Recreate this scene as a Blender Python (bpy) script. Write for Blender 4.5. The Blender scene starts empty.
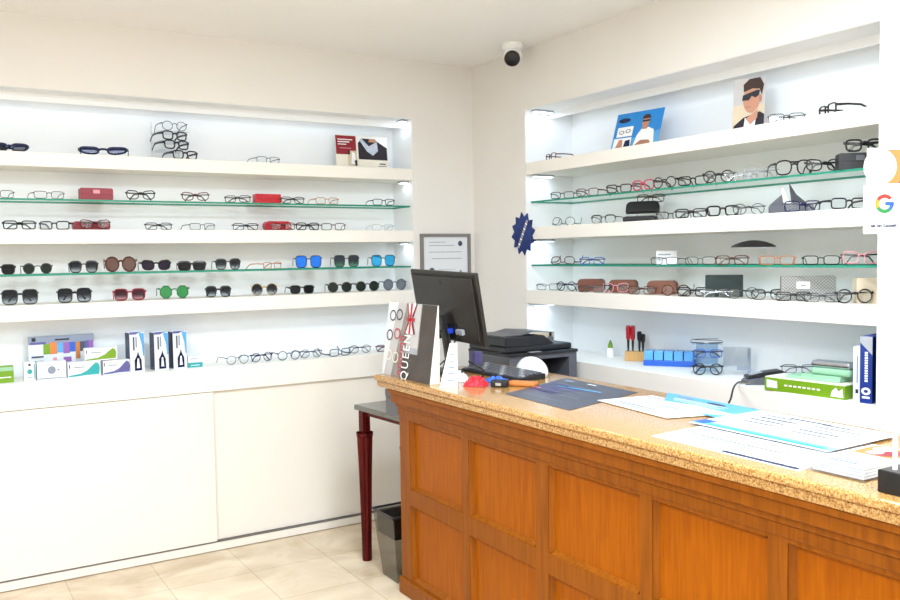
import bpy, bmesh, math, random
from mathutils import Vector, Matrix
R = math.radians
scn = bpy.context.scene
COL = scn.collection
rnd = random.Random(7)

# ------------------------------------------------------------------ materials
def lin(c):
    o = []
    for v in c:
        v = v / 255.0
        o.append(v / 12.92 if v <= .04045 else ((v + .055) / 1.055) ** 2.4)
    return (o[0], o[1], o[2], 1.0)

M = {}
def mat(name, rgb, rough=.5, metal=0.0, spec=.5, var=.03, scale=18.0, emit=None, estr=0.0):
    m = bpy.data.materials.new(name); m.use_nodes = True
    nt = m.node_tree; b = nt.nodes['Principled BSDF']
    c = lin(rgb)
    if var:
        tc = nt.nodes.new('ShaderNodeTexCoord'); n = nt.nodes.new('ShaderNodeTexNoise')
        n.inputs['Scale'].default_value = scale; n.inputs['Detail'].default_value = 3
        nt.links.new(tc.outputs['Object'], n.inputs['Vector'])
        r = nt.nodes.new('ShaderNodeValToRGB')
        r.color_ramp.elements[0].position = .3; r.color_ramp.elements[1].position = .7
        r.color_ramp.elements[0].color = tuple(x * (1 - var) for x in c[:3]) + (1,)
        r.color_ramp.elements[1].color = tuple(min(1, x * (1 + var)) for x in c[:3]) + (1,)
        nt.links.new(n.outputs['Fac'], r.inputs['Fac']); nt.links.new(r.outputs['Color'], b.inputs['Base Color'])
    else:
        b.inputs['Base Color'].default_value = c
    b.inputs['Roughness'].default_value = rough; b.inputs['Metallic'].default_value = metal
    b.inputs['Specular IOR Level'].default_value = spec
    if emit:
        b.inputs['Emission Color'].default_value = lin(emit); b.inputs['Emission Strength'].default_value = estr
    M[name] = m
    return m

def glassy(name, tint, gloss=.06, rough=.02):
    m = bpy.data.materials.new(name); m.use_nodes = True
    nt = m.node_tree; nt.nodes.clear()
    o = nt.nodes.new('ShaderNodeOutputMaterial'); mx = nt.nodes.new('ShaderNodeMixShader')
    t = nt.nodes.new('ShaderNodeBsdfTransparent'); g = nt.nodes.new('ShaderNodeBsdfGlossy')
    t.inputs['Color'].default_value = tuple(tint) + (1,)
    g.inputs['Roughness'].default_value = rough
    mx.inputs[0].default_value = gloss
    nt.links.new(t.outputs[0], mx.inputs[1]); nt.links.new(g.outputs[0], mx.inputs[2]); nt.links.new(mx.outputs[0], o.inputs[0])
    M[name] = m
    return m

def gradient_lens(name, dark, foot):
    m = bpy.data.materials.new(name); m.use_nodes = True
    nt = m.node_tree; b = nt.nodes['Principled BSDF']
    b.inputs['Base Color'].default_value = lin(dark); b.inputs['Roughness'].default_value = .18; b.inputs['Specular IOR Level'].default_value = .2
    o = nt.nodes['Material Output']; mx = nt.nodes.new('ShaderNodeMixShader')
    t = nt.nodes.new('ShaderNodeBsdfTransparent'); t.inputs['Color'].default_value = tuple(foot) + (1,)
    tc = nt.nodes.new('ShaderNodeTexCoord'); s = nt.nodes.new('ShaderNodeSeparateXYZ'); r = nt.nodes.new('ShaderNodeValToRGB')
    r.color_ramp.elements[0].position = .18; r.color_ramp.elements[0].color = (.10, .10, .10, 1)
    r.color_ramp.elements[1].position = .62; r.color_ramp.elements[1].color = (1, 1, 1, 1)
    nt.links.new(tc.outputs['Generated'], s.inputs[0]); nt.links.new(s.outputs['Z'], r.inputs['Fac'])
    nt.links.new(r.outputs['Color'], mx.inputs[0]); nt.links.new(t.outputs[0], mx.inputs[1]); nt.links.new(b.outputs[0], mx.inputs[2])
    nt.links.new(mx.outputs[0], o.inputs[0])
    M[name] = m

mat('wall_paint', (236, 231, 224), .8, var=.015, scale=3)
mat('ceiling_paint', (250, 247, 244), .85, var=.012, scale=2)
mat('niche_paint', (248, 248, 247), .6, var=.01, scale=4)
mat('shelf_white', (246, 240, 230), .45, var=.01, scale=5)
mat('door_white', (244, 236, 224), .4, var=.01, scale=4)
mat('gap_dark', (110, 104, 98), .7)
mat('black', (16, 16, 18), .28)
mat('black_matte', (24, 24, 26), .55)
mat('black_plastic', (34, 34, 37), .42)
mat('grey_plastic', (92, 93, 100), .45)
mat('grey_light', (168, 170, 174), .45)
mat('monitor_back', (40, 35, 30), .42)
mat('navy', (24, 32, 72), .25)
mat('blue', (28, 92, 190), .35)
mat('bright_blue', (30, 70, 215), .4)
mat('sky_blue', (92, 168, 222), .5)
mat('teal', (40, 165, 165), .5)
mat('aqua', (110, 210, 200), .6)
mat('green_lens', (20, 132, 60), .08)
mat('green_frame', (26, 96, 48), .3)
mat('lime', (116, 158, 18), .5)
mat('light_green', (150, 196, 160), .5)
mat('red', (196, 24, 40), .35)
mat('crimson', (144, 22, 40), .4)
mat('dark_red', (92, 22, 26), .3)
mat('pink_red', (214, 48, 84), .35)
mat('pink', (232, 150, 160), .4)
mat('tortoise', (84, 48, 30), .25, var=.5, scale=90)
mat('brown_lens', (92, 58, 48), .1)
mat('brown_case', (126, 78, 60), .5, var=.06, scale=30)
mat('orange_brown', (196, 120, 56), .5)
mat('orange', (222, 128, 60), .5)
mat('tan', (214, 196, 168), .6)
mat('gold', (188, 160, 110), .25, metal=.9)
mat('silver', (190, 194, 200), .22, metal=.95)
mat('gunmetal', (70, 72, 78), .3, metal=.7)
mat('white', (248, 248, 246), .5)
mat('paper', (228, 230, 232), .7, var=.008)
mat('ivory', (246, 238, 220), .6)
mat('ink', (70, 76, 96), .7)
mat('ink_light', (140, 148, 164), .7)
mat('ink_dark', (36, 38, 46), .7)
mat('violet', (96, 90, 146), .6)
mat('purple', (150, 96, 168), .6)
mat('yellow', (236, 190, 40), .6)
mat('skin', (196, 140, 112), .6)
mat('skin_dark', (176, 124, 100), .6)
mat('hair', (62, 42, 34), .7)
mat('suit', (44, 36, 46), .8)
mat('scarf', (196, 204, 220), .8, var=.15, scale=60)
mat('photo_grey', (196, 192, 190), .6)
mat('poster_blue', (42, 138, 214), .35, var=.1, scale=6)
mat('cream', (238, 230, 208), .5, var=.02)
mat('glass_edge', (40, 142, 116), .15, var=.05)
mat('menu_slate', (70, 74, 88), .4, var=.18, scale=9)
mat('dark_lens', (14, 15, 18), .18, spec=.22)
mat('dark_green_lens', (16, 30, 22), .18, spec=.25)
mat('purple_lens', (34, 22, 44), .18, spec=.22)
mat('grey_lens', (84, 96, 112), .1, spec=.6)
mat('blue_mirror', (20, 100, 200), .08, metal=.6)
mat('teal_mirror', (30, 140, 190), .08, metal=.6)
mat('card_photo', (150, 142, 134), .4, var=.22, scale=7)
mat('card_dark', (70, 60, 54), .4, var=.15, scale=14)
mat('led', (255, 255, 255), .4, var=0, emit=(225, 238, 255), estr=6.0)
mat('panel_glow', (255, 255, 255), .4, var=0, emit=(255, 246, 232), estr=3.0)
mat('g_red', (196, 40, 30), .5); mat('g_blue', (40, 96, 206), .5); mat('g_green', (30, 130, 58), .5); mat('g_yellow', (214, 150, 4), .5)
mat('star_foil', (26, 52, 120), .22, metal=.35, var=.35, scale=26)
mat('bag_dark', (40, 38, 34), .35, var=.5, scale=30)
mat('red_dots', (206, 26, 44), .55, var=.25, scale=70)
glassy('shelf_glass', (.93, .975, .955), .08)
glassy('acrylic', (.93, .95, .97), .12)
glassy('clear_lens', (.97, .98, .985), .04)
glassy('pale_blue_clear', (.72, .86, .98), .12)
glassy('smoke', (.66, .66, .63), .14, .2)
gradient_lens('grad_lens', (26, 28, 34), (.75, .78, .8))
gradient_lens('grad_red', (58, 26, 36), (.8, .6, .62))
gradient_lens('grad_lilac', (150, 160, 190), (.75, .78, .9))
gradient_lens('grad_teal', (44, 50, 60), (.4, .6, .5))

def wood(name, a, b, scale=1.0, rough=.33):
    m = bpy.data.materials.new(name); m.use_nodes = True
    nt = m.node_tree; p = nt.nodes['Principled BSDF']
    tc = nt.nodes.new('ShaderNodeTexCoord'); mp = nt.nodes.new('ShaderNodeMapping'); n = nt.nodes.new('ShaderNodeTexNoise')
    mp.inputs['Scale'].default_value = (24 * scale, 24 * scale, 1.6 * scale)
    n.inputs['Scale'].default_value = 3.0; n.inputs['Detail'].default_value = 6; n.inputs['Distortion'].default_value = .6
    r = nt.nodes.new('ShaderNodeValToRGB')
    r.color_ramp.elements[0].position = .34; r.color_ramp.elements[0].color = lin(a)
    r.color_ramp.elements[1].position = .66; r.color_ramp.elements[1].color = lin(b)
    nt.links.new(tc.outputs['Object'], mp.inputs[0]); nt.links.new(mp.outputs[0], n.inputs['Vector'])
    nt.links.new(n.outputs['Fac'], r.inputs['Fac']); nt.links.new(r.outputs['Color'], p.inputs['Base Color'])
    p.inputs['Roughness'].default_value = rough; p.inputs['Specular IOR Level'].default_value = .12
    M[name] = m
wood('wood_panel', (148, 74, 0), (166, 88, 0))
wood('wood_frame', (126, 66, 8), (146, 80, 14), .8)
wood('wood_mahogany', (66, 14, 14), (96, 24, 20), 1.0, .2)
wood('wood_block', (196, 150, 92), (214, 170, 112), 2.0, .5)

def granite():
    m = bpy.data.materials.new('granite'); m.use_nodes = True
    nt = m.node_tree; p = nt.nodes['Principled BSDF']
    tc = nt.nodes.new('ShaderNodeTexCoord')
    n = nt.nodes.new('ShaderNodeTexNoise'); n.inputs['Scale'].default_value = 190; n.inputs['Detail'].default_value = 3; n.inputs['Roughness'].default_value = .65
    r = nt.nodes.new('ShaderNodeValToRGB'); e = r.color_ramp.elements
    e[0].position = .33; e[0].color = lin((88, 56, 26)); e[1].position = .70; e[1].color = lin((226, 190, 132))
    a = e.new(.44); a.color = lin((172, 122, 62)); a = e.new(.56); a.color = lin((200, 154, 92))
    nt.links.new(tc.outputs['Object'], n.inputs['Vector']); nt.links.new(n.outputs['Fac'], r.inputs['Fac'])
    nt.links.new(r.outputs['Color'], p.inputs['Base Color']); p.inputs['Roughness'].default_value = .14; p.inputs['Specular IOR Level'].default_value = .6; p.inputs['Coat Weight'].default_value = .2; p.inputs['Coat Roughness'].default_value = .12
    M['granite'] = m
granite()

def marble():
    m = bpy.data.materials.new('marble_tile'); m.use_nodes = True
    nt = m.node_tree; p = nt.nodes['Principled BSDF']
    tc = nt.nodes.new('ShaderNodeTexCoord')
    n = nt.nodes.new('ShaderNodeTexNoise'); n.inputs['Scale'].default_value = 2.6; n.inputs['Detail'].default_value = 8; n.inputs['Distortion'].default_value = 1.4
    r = nt.nodes.new('ShaderNodeValToRGB'); e = r.color_ramp.elements
    e[0].position = .32; e[0].color = lin((206, 182, 150)); e[1].position = .68; e[1].color = lin((238, 220, 192))
    nt.links.new(tc.outputs['Object'], n.inputs['Vector']); nt.links.new(n.outputs['Fac'], r.inputs['Fac'])
    bk = nt.nodes.new('ShaderNodeTexBrick'); bk.offset = 0; bk.inputs['Scale'].default_value = 1
    bk.inputs['Brick Width'].default_value = .4; bk.inputs['Row Height'].default_value = .4; bk.inputs['Mortar Size'].default_value = .003
    bk.inputs['Color1'].default_value = (1, 1, 1, 1); bk.inputs['Color2'].default_value = (.93, .92, .9, 1); bk.inputs['Mortar'].default_value = (.78, .74, .68, 1)
    mp = nt.nodes.new('ShaderNodeMapping'); mp.inputs['Rotation'].default_value = (0, 0, 0)
    nt.links.new(tc.outputs['Object'], mp.inputs[0]); nt.links.new(mp.outputs[0], bk.inputs['Vector'])
    mx = nt.nodes.new('ShaderNodeMix'); mx.data_type = 'RGBA'; mx.blend_type = 'MULTIPLY'; mx.inputs[0].default_value = 1
    nt.links.new(r.outputs['Color'], mx.inputs[6]); nt.links.new(bk.outputs['Color'], mx.inputs[7])
    nt.links.new(mx.outputs[2], p.inputs['Base Color']); p.inputs['Roughness'].default_value = .2
    M['marble_tile'] = m
marble()

def woven():
    m = bpy.data.materials.new('woven_grey'); m.use_nodes = True
    nt = m.node_tree; p = nt.nodes['Principled BSDF']
    tc = nt.nodes.new('ShaderNodeTexCoord'); bk = nt.nodes.new('ShaderNodeTexChecker'); bk.inputs['Scale'].default_value = 160
    bk.inputs['Color1'].default_value = lin((170, 168, 162)); bk.inputs['Color2'].default_value = lin((128, 126, 122))
    nt.links.new(tc.outputs['Object'], bk.inputs['Vector']); nt.links.new(bk.outputs['Color'], p.inputs['Base Color'])
    p.inputs['Roughness'].default_value = .8
    M['woven_grey'] = m
woven()

# ------------------------------------------------------------------ mesh builder
class MB:
    def __init__(s): s.v = []; s.f = []; s.m = []; s.mats = []
    def mi(s, m):
        if m not in s.mats: s.mats.append(m)
        return s.mats.index(m)
    def add(s, vs, fs, m):
        o = len(s.v); k = s.mi(m)
        s.v += [tuple(v) for v in vs]
        for f in fs: s.f.append([i + o for i in f]); s.m.append(k)
        return s
    def box(s, x0, x1, y0, y1, z0, z1, m):
        return s.add([(x0,y0,z0),(x1,y0,z0),(x1,y1,z0),(x0,y1,z0),(x0,y0,z1),(x1,y0,z1),(x1,y1,z1),(x0,y1,z1)],
                     [(3,2,1,0),(4,5,6,7),(0,1,5,4),(1,2,6,5),(2,3,7,6),(3,0,4,7)], m)
    def quad(s, a, b, c, d, m): return s.add([a, b, c, d], [(0,1,2,3)], m)
    def poly(s, pts, m): return s.add(pts, [tuple(range(len(pts)))], m)
    def prism(s, pts, vec, m, side=None):
        n = len(pts); vec = Vector(vec)
        top = [Vector(p) + vec for p in pts]
        vs = [Vector(p) for p in pts] + top
        s.add(vs, [tuple(reversed(range(n))), tuple(range(n, 2*n))], m)
        s.add(vs, [(i, (i+1) % n, n + (i+1) % n, n + i) for i in range(n)], side or m)
        return s
    def tube(s, path, ra, rb, m, n=6, closed=False, up=(0,0,1)):
        P = [Vector(p) for p in path]; N = len(P); vs = []; fs = []; upv = Vector(up)
        for i, p in enumerate(P):
            if closed: t = P[(i+1) % N] - P[i-1]
            else: t = P[min(i+1, N-1)] - P[max(i-1, 0)]
            t.normalize()
            a = upv - t * upv.dot(t)
            if a.length < 1e-3:
                q = Vector((1,0,0)); a = q - t * q.dot(t)
            a.normalize(); b = t.cross(a)
            ka = ra[i] if isinstance(ra, (list, tuple)) else ra
            kb = rb[i] if isinstance(rb, (list, tuple)) else rb
            for k in range(n):
                w = 2*math.pi*(k+.5)/n
                vs.append(p + a*math.cos(w)*ka + b*math.sin(w)*kb)
        L = N if closed else N-1
        for i in range(L):
            j = (i+1) % N
            for k in range(n): fs.append((i*n+k, i*n+(k+1) % n, j*n+(k+1) % n, j*n+k))
        if not closed:
            fs.append(tuple(reversed(range(n)))); fs.append(tuple((N-1)*n+k for k in range(n)))
        return s.add(vs, fs, m)
    def lathe(s, prof, c, m, n=20, axis='z'):
        vs = []; fs = []
        for r, h in prof:
            for k in range(n):
                a = 2*math.pi*k/n; x, y = r*math.cos(a), r*math.sin(a)
                vs.append({'z': (c[0]+x, c[1]+y, c[2]+h), 'y': (c[0]+x, c[1]+h, c[2]+y), 'x': (c[0]+h, c[1]+x, c[2]+y)}[axis])
        for i in range(len(prof)-1):
            for k in range(n): fs.append((i*n+k, i*n+(k+1) % n, (i+1)*n+(k+1) % n, (i+1)*n+k))
        fs.append(tuple(reversed(range(n)))); fs.append(tuple((len(prof)-1)*n+k for k in range(n)))
        return s.add(vs, fs, m)
    def mesh(s, name, bevel=0, seg=2, smooth=False, fix=True):
        me = bpy.data.meshes.new(name)
        me.from_pydata(s.v, [], s.f)
        for k in s.mats: me.materials.append(M[k])
        for p, k in zip(me.polygons, s.m): p.material_index = k
        if fix or bevel:
            bm = bmesh.new(); bm.from_mesh(me)
            if fix: bmesh.ops.recalc_face_normals(bm, faces=bm.faces)
            if bevel:
                ed = [e for e in bm.edges if len(e.link_faces) == 2 and e.calc_face_angle(0) > R(35)]
                bmesh.ops.bevel(bm, geom=ed, offset=bevel, segments=seg, profile=.5, affect='EDGES', clamp_overlap=True)
            bm.to_mesh(me); bm.free()
        if smooth:
            for p in me.polygons: p.use_smooth = True
        me.update()
        return me
    def build(s, name, parent=None, loc=(0,0,0), rot=(0,0,0), **k):
        return link(name, s.mesh(name, **k), parent, loc, rot)

def link(name, me, parent=None, loc=(0,0,0), rot=(0,0,0)):
    o = bpy.data.objects.new(name, me); COL.objects.link(o)
    if parent: o.parent = parent
    o.location = loc; o.rotation_euler = rot
    return o
def tag(o, label, cat, group=None):
    n = len(label.split())
    assert 4 <= n <= 16, (n, label)
    o['label'] = label; o['category'] = cat
    if group: o['group'] = group
    return o
def thing(name, label, cat, loc=(0,0,0), rz=0, group=None, rot=None):
    o = bpy.data.objects.new(name, None); COL.objects.link(o); o.empty_display_size = .05
    o.location = loc; o.rotation_euler = rot or (0,0,rz)
    return tag(o, label, cat, group)
def struct(o): o['kind'] = 'structure'; return o

def text(name, body, size, m, parent, loc, rot, align='CENTER', spacing=1.0, sx=1.0, depth=.0003, weight=0.0):
    cu = bpy.data.curves.new(name, 'FONT'); cu.body = body; cu.size = size; cu.align_x = align; cu.align_y = 'CENTER'
    cu.space_character = spacing; cu.extrude = depth; cu.offset = weight
    t = bpy.data.objects.new('tmp', cu); COL.objects.link(t)
    dg = bpy.context.evaluated_depsgraph_get(); dg.update()
    me = bpy.data.meshes.new_from_object(t.evaluated_get(dg)); me.name = name
    bpy.data.objects.remove(t); bpy.data.curves.remove(cu)
    me.materials.clear(); me.materials.append(M[m])
    if sx != 1.0: me.transform(Matrix.Diagonal((sx, 1, 1, 1)))
    return link(name, me, parent, loc, rot)

# ------------------------------------------------------------------ camera
cd = bpy.data.cameras.new('camera'); cam = bpy.data.objects.new('camera', cd); COL.objects.link(cam)
fw = Vector((.5228044, .8508501, -.0522464)); rr = Vector((.8515015, -.5241338, -.0151322)); up = rr.cross(fw)
mw = Matrix.Identity(4)
for i in range(3): mw[i][0] = rr[i]; mw[i][1] = up[i]; mw[i][2] = -fw[i]
mw[0][3], mw[1][3], mw[2][3] = -2.9311, -4.4721, 1.55
cam.matrix_world = mw; cd.sensor_width = 36; cd.lens = 858.07 * 36 / 900; cd.clip_start = .05
scn.camera = cam

# ------------------------------------------------------------------ room shell (corner of the two shelf walls at the origin)
CZ = 2.70; XL = -4.7; YF = -7.0
LX0, LX1, LD = -3.75, -.427, .25            # niche in the left wall (runs along x)
RY0, RY1, RD = -2.645, -.535, .34           # niche in the right wall (runs along y)
RB0, RB1 = -4.90, -2.725                    # the next niche past the pillar
NT = 2.3615; LEDGE = .98

struct(MB().box(XL, .6, YF, .6, -.12, 0, 'marble_tile').build('floor'))
struct(MB().box(XL, .6, YF, .6, CZ, CZ+.1, 'ceiling_paint').build('ceiling'))
w = MB()
w.box(LX1, 0, 0, .6, 0, CZ, 'wall_paint').box(XL, LX0, 0, .6, 0, CZ, 'wall_paint').box(LX0, LX1, 0, .6, NT, CZ, 'wall_paint')
w.box(LX0, LX1, LD, .6, 0, NT, 'niche_paint')
w.box(LX1-.003, LX1, .004, LD, LEDGE, NT, 'niche_paint')
w.box(LX0, LX1-.003, .004, LD, NT-.003, NT, 'niche_paint')
w.box(LX0, LX1-.003, .125, .140, 2.318, NT-.003, 'niche_paint')          # valance in front of the strip light
struct(w.build('wall_left'))
w = MB()
w.box(0, .6, RY1, 0, 0, CZ, 'wall_paint').box(0, .6, RB1, RY0, 0, CZ, 'wall_paint').box(0, .6, YF, RB0, 0, CZ, 'wall_paint')
w.box(0, .6, RY0, RY1, NT, CZ, 'wall_paint').box(0, .6, RB0, RB1, NT, CZ, 'wall_paint')
w.box(RD, .6, RY0, RY1, 0, NT, 'niche_paint').box(RD, .6, RB0, RB1, 0, NT, 'niche_paint')
w.box(.004, RD, RY1-.003, RY1, LEDGE, NT, 'niche_paint').box(.004, RD, RY0, RY1-.003, NT-.003, NT, 'niche_paint')
w.box(.175, .190, RY0, RY1-.003, 2.322, NT-.003, 'niche_paint')
struct(w.build('wall_right'))
struct(MB().box(XL, .6, YF-.2, YF, 0, CZ, 'wall_paint').build('wall_front'))
struct(MB().box(XL-.2, XL, YF, .6, 0, CZ, 'wall_paint').build('wall_side'))

# white shelves
def wshelf(label, wall, z0, z1):
    if wall == 'L': b = MB().box(LX0+.001, LX1-.0035, 0.0, LD-.001, z0, z1, 'shelf_white')
    elif wall == 'R': b = MB().box(0.0, RD-.001, RY0+.001, RY1-.0035, z0, z1, 'shelf_white')
    else: b = MB().box(0.0, RD-.001, RB0+.001, RB1-.001, z0, z1, 'shelf_white')
    tag(b.build('white_shelf', bevel=.002, seg=1), label, 'shelf', 'thick white shelves in the wall niches')
S1, S2, S3 = (1.996, 2.063), (1.632, 1.700), (1.269, 1.345)
for nm, s in (('topmost', S1), ('second highest', S2), ('lowest', S3)):
    wshelf(f'{nm} of the three thick white shelves in the left wall niche', 'L', *s)
    wshelf(f'{nm} of the three thick white shelves in the right wall niche', 'R', *s)
    wshelf(f'{nm} white shelf in the niche beyond the pillar at right edge', 'B', *s)
# glass shelves: clear body, green edge
def gshelf(label, wall, z):
    t = .009
    b = MB()
    if wall == 'L': x0, x1, y0, y1 = LX0+.004, LX1-.006, .034, LD-.002
    else: x0, x1, y0, y1 = .034, RD-.002, RY0+.004, RY1-.006
    b.quad((x0,y0,z),(x1,y0,z),(x1,y1,z),(x0,y1,z),'shelf_glass'); b.quad((x0,y0,z-t),(x0,y1,z-t),(x1,y1,z-t),(x1,y0,z-t),'shelf_glass')
    b.quad((x0,y0,z-t),(x1,y0,z-t),(x1,y0,z),(x0,y0,z),'glass_edge'); b.quad((x0,y1,z-t),(x0,y1,z),(x1,y1,z),(x1,y1,z-t),'glass_edge')
    b.quad((x0,y0,z-t),(x0,y0,z),(x0,y1,z),(x0,y1,z-t),'glass_edge'); b.quad((x1,y0,z-t),(x1,y1,z-t),(x1,y1,z),(x1,y0,z),'glass_edge')
    tag(b.build('glass_shelf', fix=False), label, 'shelf', 'glass shelves')
G1, G2 = 1.848, 1.489
gshelf('upper clear glass shelf with green edge in left wall niche', 'L', G1)
gshelf('lower clear glass shelf with green edge in left wall niche', 'L', G2)
gshelf('upper clear glass shelf with green edge in right wall niche', 'R', G1)
gshelf('lower clear glass shelf with green edge in right wall niche', 'R', G2)

# ledges and base cabinets
tag(MB().box(LX0+.001, LX1-.0035, 0.0, LD-.001, .8526, LEDGE, 'shelf_white').build('white_ledge', bevel=.002, seg=1),
    'thick white ledge above the sliding cabinet doors on the left wall', 'ledge')
tag(MB().box(0.0, RD-.001, RY0+.001, RY1-.0035, .8526, LEDGE, 'shelf_white').build('white_ledge', bevel=.002, seg=1),
    'thick white ledge on the right wall behind the wooden counter', 'ledge')
tag(MB().box(0.0, RD-.001, RB0+.001, RB1-.001, .8526, LEDGE, 'shelf_white').build('white_ledge', bevel=.002, seg=1),
    'white ledge in the niche beyond the pillar at right edge', 'ledge')
t = thing('base_cabinet', 'long white base cabinet with two sliding doors on left wall', 'cabinet', (0, 0, 0))
b = MB(); b.box(LX0+.002, LX1-.002, .050, LD-.002, .052, .850, 'door_white'); b.build('body', t)
MB().box(LX0+.002, LX1-.002, .003, .049, .004, .044, 'door_white').build('plinth', t)
MB().box(LX0+.002, LX1-.002, .008, .049, .0445, .0515, 'gap_dark').build('door_track', t)  # dark strip in the gap under the doors, its shade put into the colour
MB().box(-3.2, -1.652, .004, .020, .053, .849, 'door_white').build('sliding_door', t, bevel=.001, seg=1)
MB().box(-1.70, LX1-.002, .026, .042, .053, .849, 'door_white').build('sliding_door', t, bevel=.001, seg=1)
t = thing('base_cabinet', 'white base cabinet under right wall ledge behind the counter', 'cabinet', (0, 0, 0))
MB().box(.03, RD-.002, RY0+.002, RY1-.002, .052, .850, 'door_white').build('body', t)
MB().box(.04, RD-.01, RY0+.004, RY1-.004, .002, .0515, 'door_white').build('plinth', t)
for a in (0, 1):
    MB().box(.008, .0295, RY0+.004+a*1.055, RY0+1.052+a*1.05, .055, .848, 'door_white').build('door', t, bevel=.001, seg=1)

# ------------------------------------------------------------------ lights
def area(name, loc, sx, sy, watt, col, rot=(0,0,0), spread=180):
    l = bpy.data.lights.new(name, 'AREA'); l.shape = 'RECTANGLE'; l.size = sx; l.size_y = sy; l.energy = watt; l.color = col
    l.spread = R(spread)
    o = bpy.data.objects.new(name, l); COL.objects.link(o); o.location = loc; o.rotation_euler = rot
    return o
COOL = (.60, .80, 1.0); BLUE = (.38, .68, 1.0); WARM = (.74, .865, 1.0)
K_NICHE = .10; K_ROOM = 1.15
area('niche_strip', ((LX0+LX1)/2, .185, 2.345), LX1-LX0-.1, .03, 8*K_NICHE, COOL)
area('niche_strip', ((LX0+LX1)/2, .04, S3[0]-.004), LX1-LX0-.1, .03, 15*K_NICHE, BLUE)
area('niche_strip', (.26, (RY0+RY1)/2, 2.345), .03, RY1-RY0-.1, 5.5*K_NICHE, COOL)
area('niche_strip', (.05, (RY0+RY1)/2, S3[0]-.004), .03, RY1-RY0-.1, 15*K_NICHE, BLUE)
def end_light(label, loc, sx, sy, watt):
    t = thing('cabinet_light', label, 'lamp', loc, group='small lights at the ends of the niches')
    MB().box(-sx/2-.006, sx/2+.006, -sy/2-.006, sy/2+.006, -.012, -.0005, 'silver').build('housing', t, bevel=.002, seg=1)
    MB().box(-sx/2, sx/2, -sy/2, sy/2, -.0150, -.0122, 'led').build('diffuser', t)
    area('end_light', (loc[0], loc[1], loc[2]-.016), sx, sy, watt*K_NICHE, COOL)
for nm, z, wt in (('under the niche ceiling', NT-.0035, 2.2), ('under the topmost shelf', S1[0], 1.6), ('under the second highest shelf', S2[0], 2.2), ('under the lowest shelf', S3[0], 1.2)):
    end_light(f'small silver light {nm} at left end of right wall niche', (.090, RY1-.05, z), .12, .03, wt)
for nm, z, wt in (('under the niche ceiling', NT-.0035, 1.2), ('under the topmost shelf', S1[0], .5), ('under the second highest shelf', S2[0], 1.3)):
    end_light(f'small silver light {nm} at right end of left wall niche', (LX1-.03, .07, z), .03, .05, wt)
for i, (x, y) in enumerate([(-3.2, -2.6), (-1.6, -2.75), (-3.6, -4.6), (-1.5, -4.7), (-3.2, -6.2), (-1.4, -6.2)]):  # panels added out of view to light the room, fixtures made up
    area('ceiling_panel_light', (x, y, CZ-.014), .58, .58, (44, 62, 38, 56, 32, 32)[i]*K_ROOM, WARM)
    t = thing('ceiling_light', ['square ceiling light panel ahead of the photographer toward the left wall', 'square ceiling light panel above the front of the wooden counter',
        'square ceiling light panel left of the photographer overhead', 'square ceiling light panel over the near end of counter',
        'square ceiling light panel near the front wall on left', 'square ceiling light panel near the front wall on right'][i], 'lamp', (x, y, CZ), group='ceiling light panels')
    f = MB()
    for a in (-1, 1): f.box(a*.305-.012, a*.305+.012, -.317, .317, -.016, 0, 'white'); f.box(-.293, .293, a*.305-.012, a*.305+.012, -.016, 0, 'white')
    f.build('frame', t); MB().box(-.293, .293, -.293, .293, -.010, -.001, 'panel_glow').build('diffuser', t)
wd = bpy.data.worlds.new('world'); scn.world = wd; wd.use_nodes = True
wd.node_tree.nodes['Background'].inputs['Color'].default_value = (.9, .95, 1, 1); wd.node_tree.nodes['Background'].inputs['Strength'].default_value = .3
vs = scn.view_settings; vs.view_transform = 'Standard'; vs.look = 'None'; vs.exposure = -0.09; vs.gamma = 1.0; vs.use_curve_mapping = False

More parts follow.
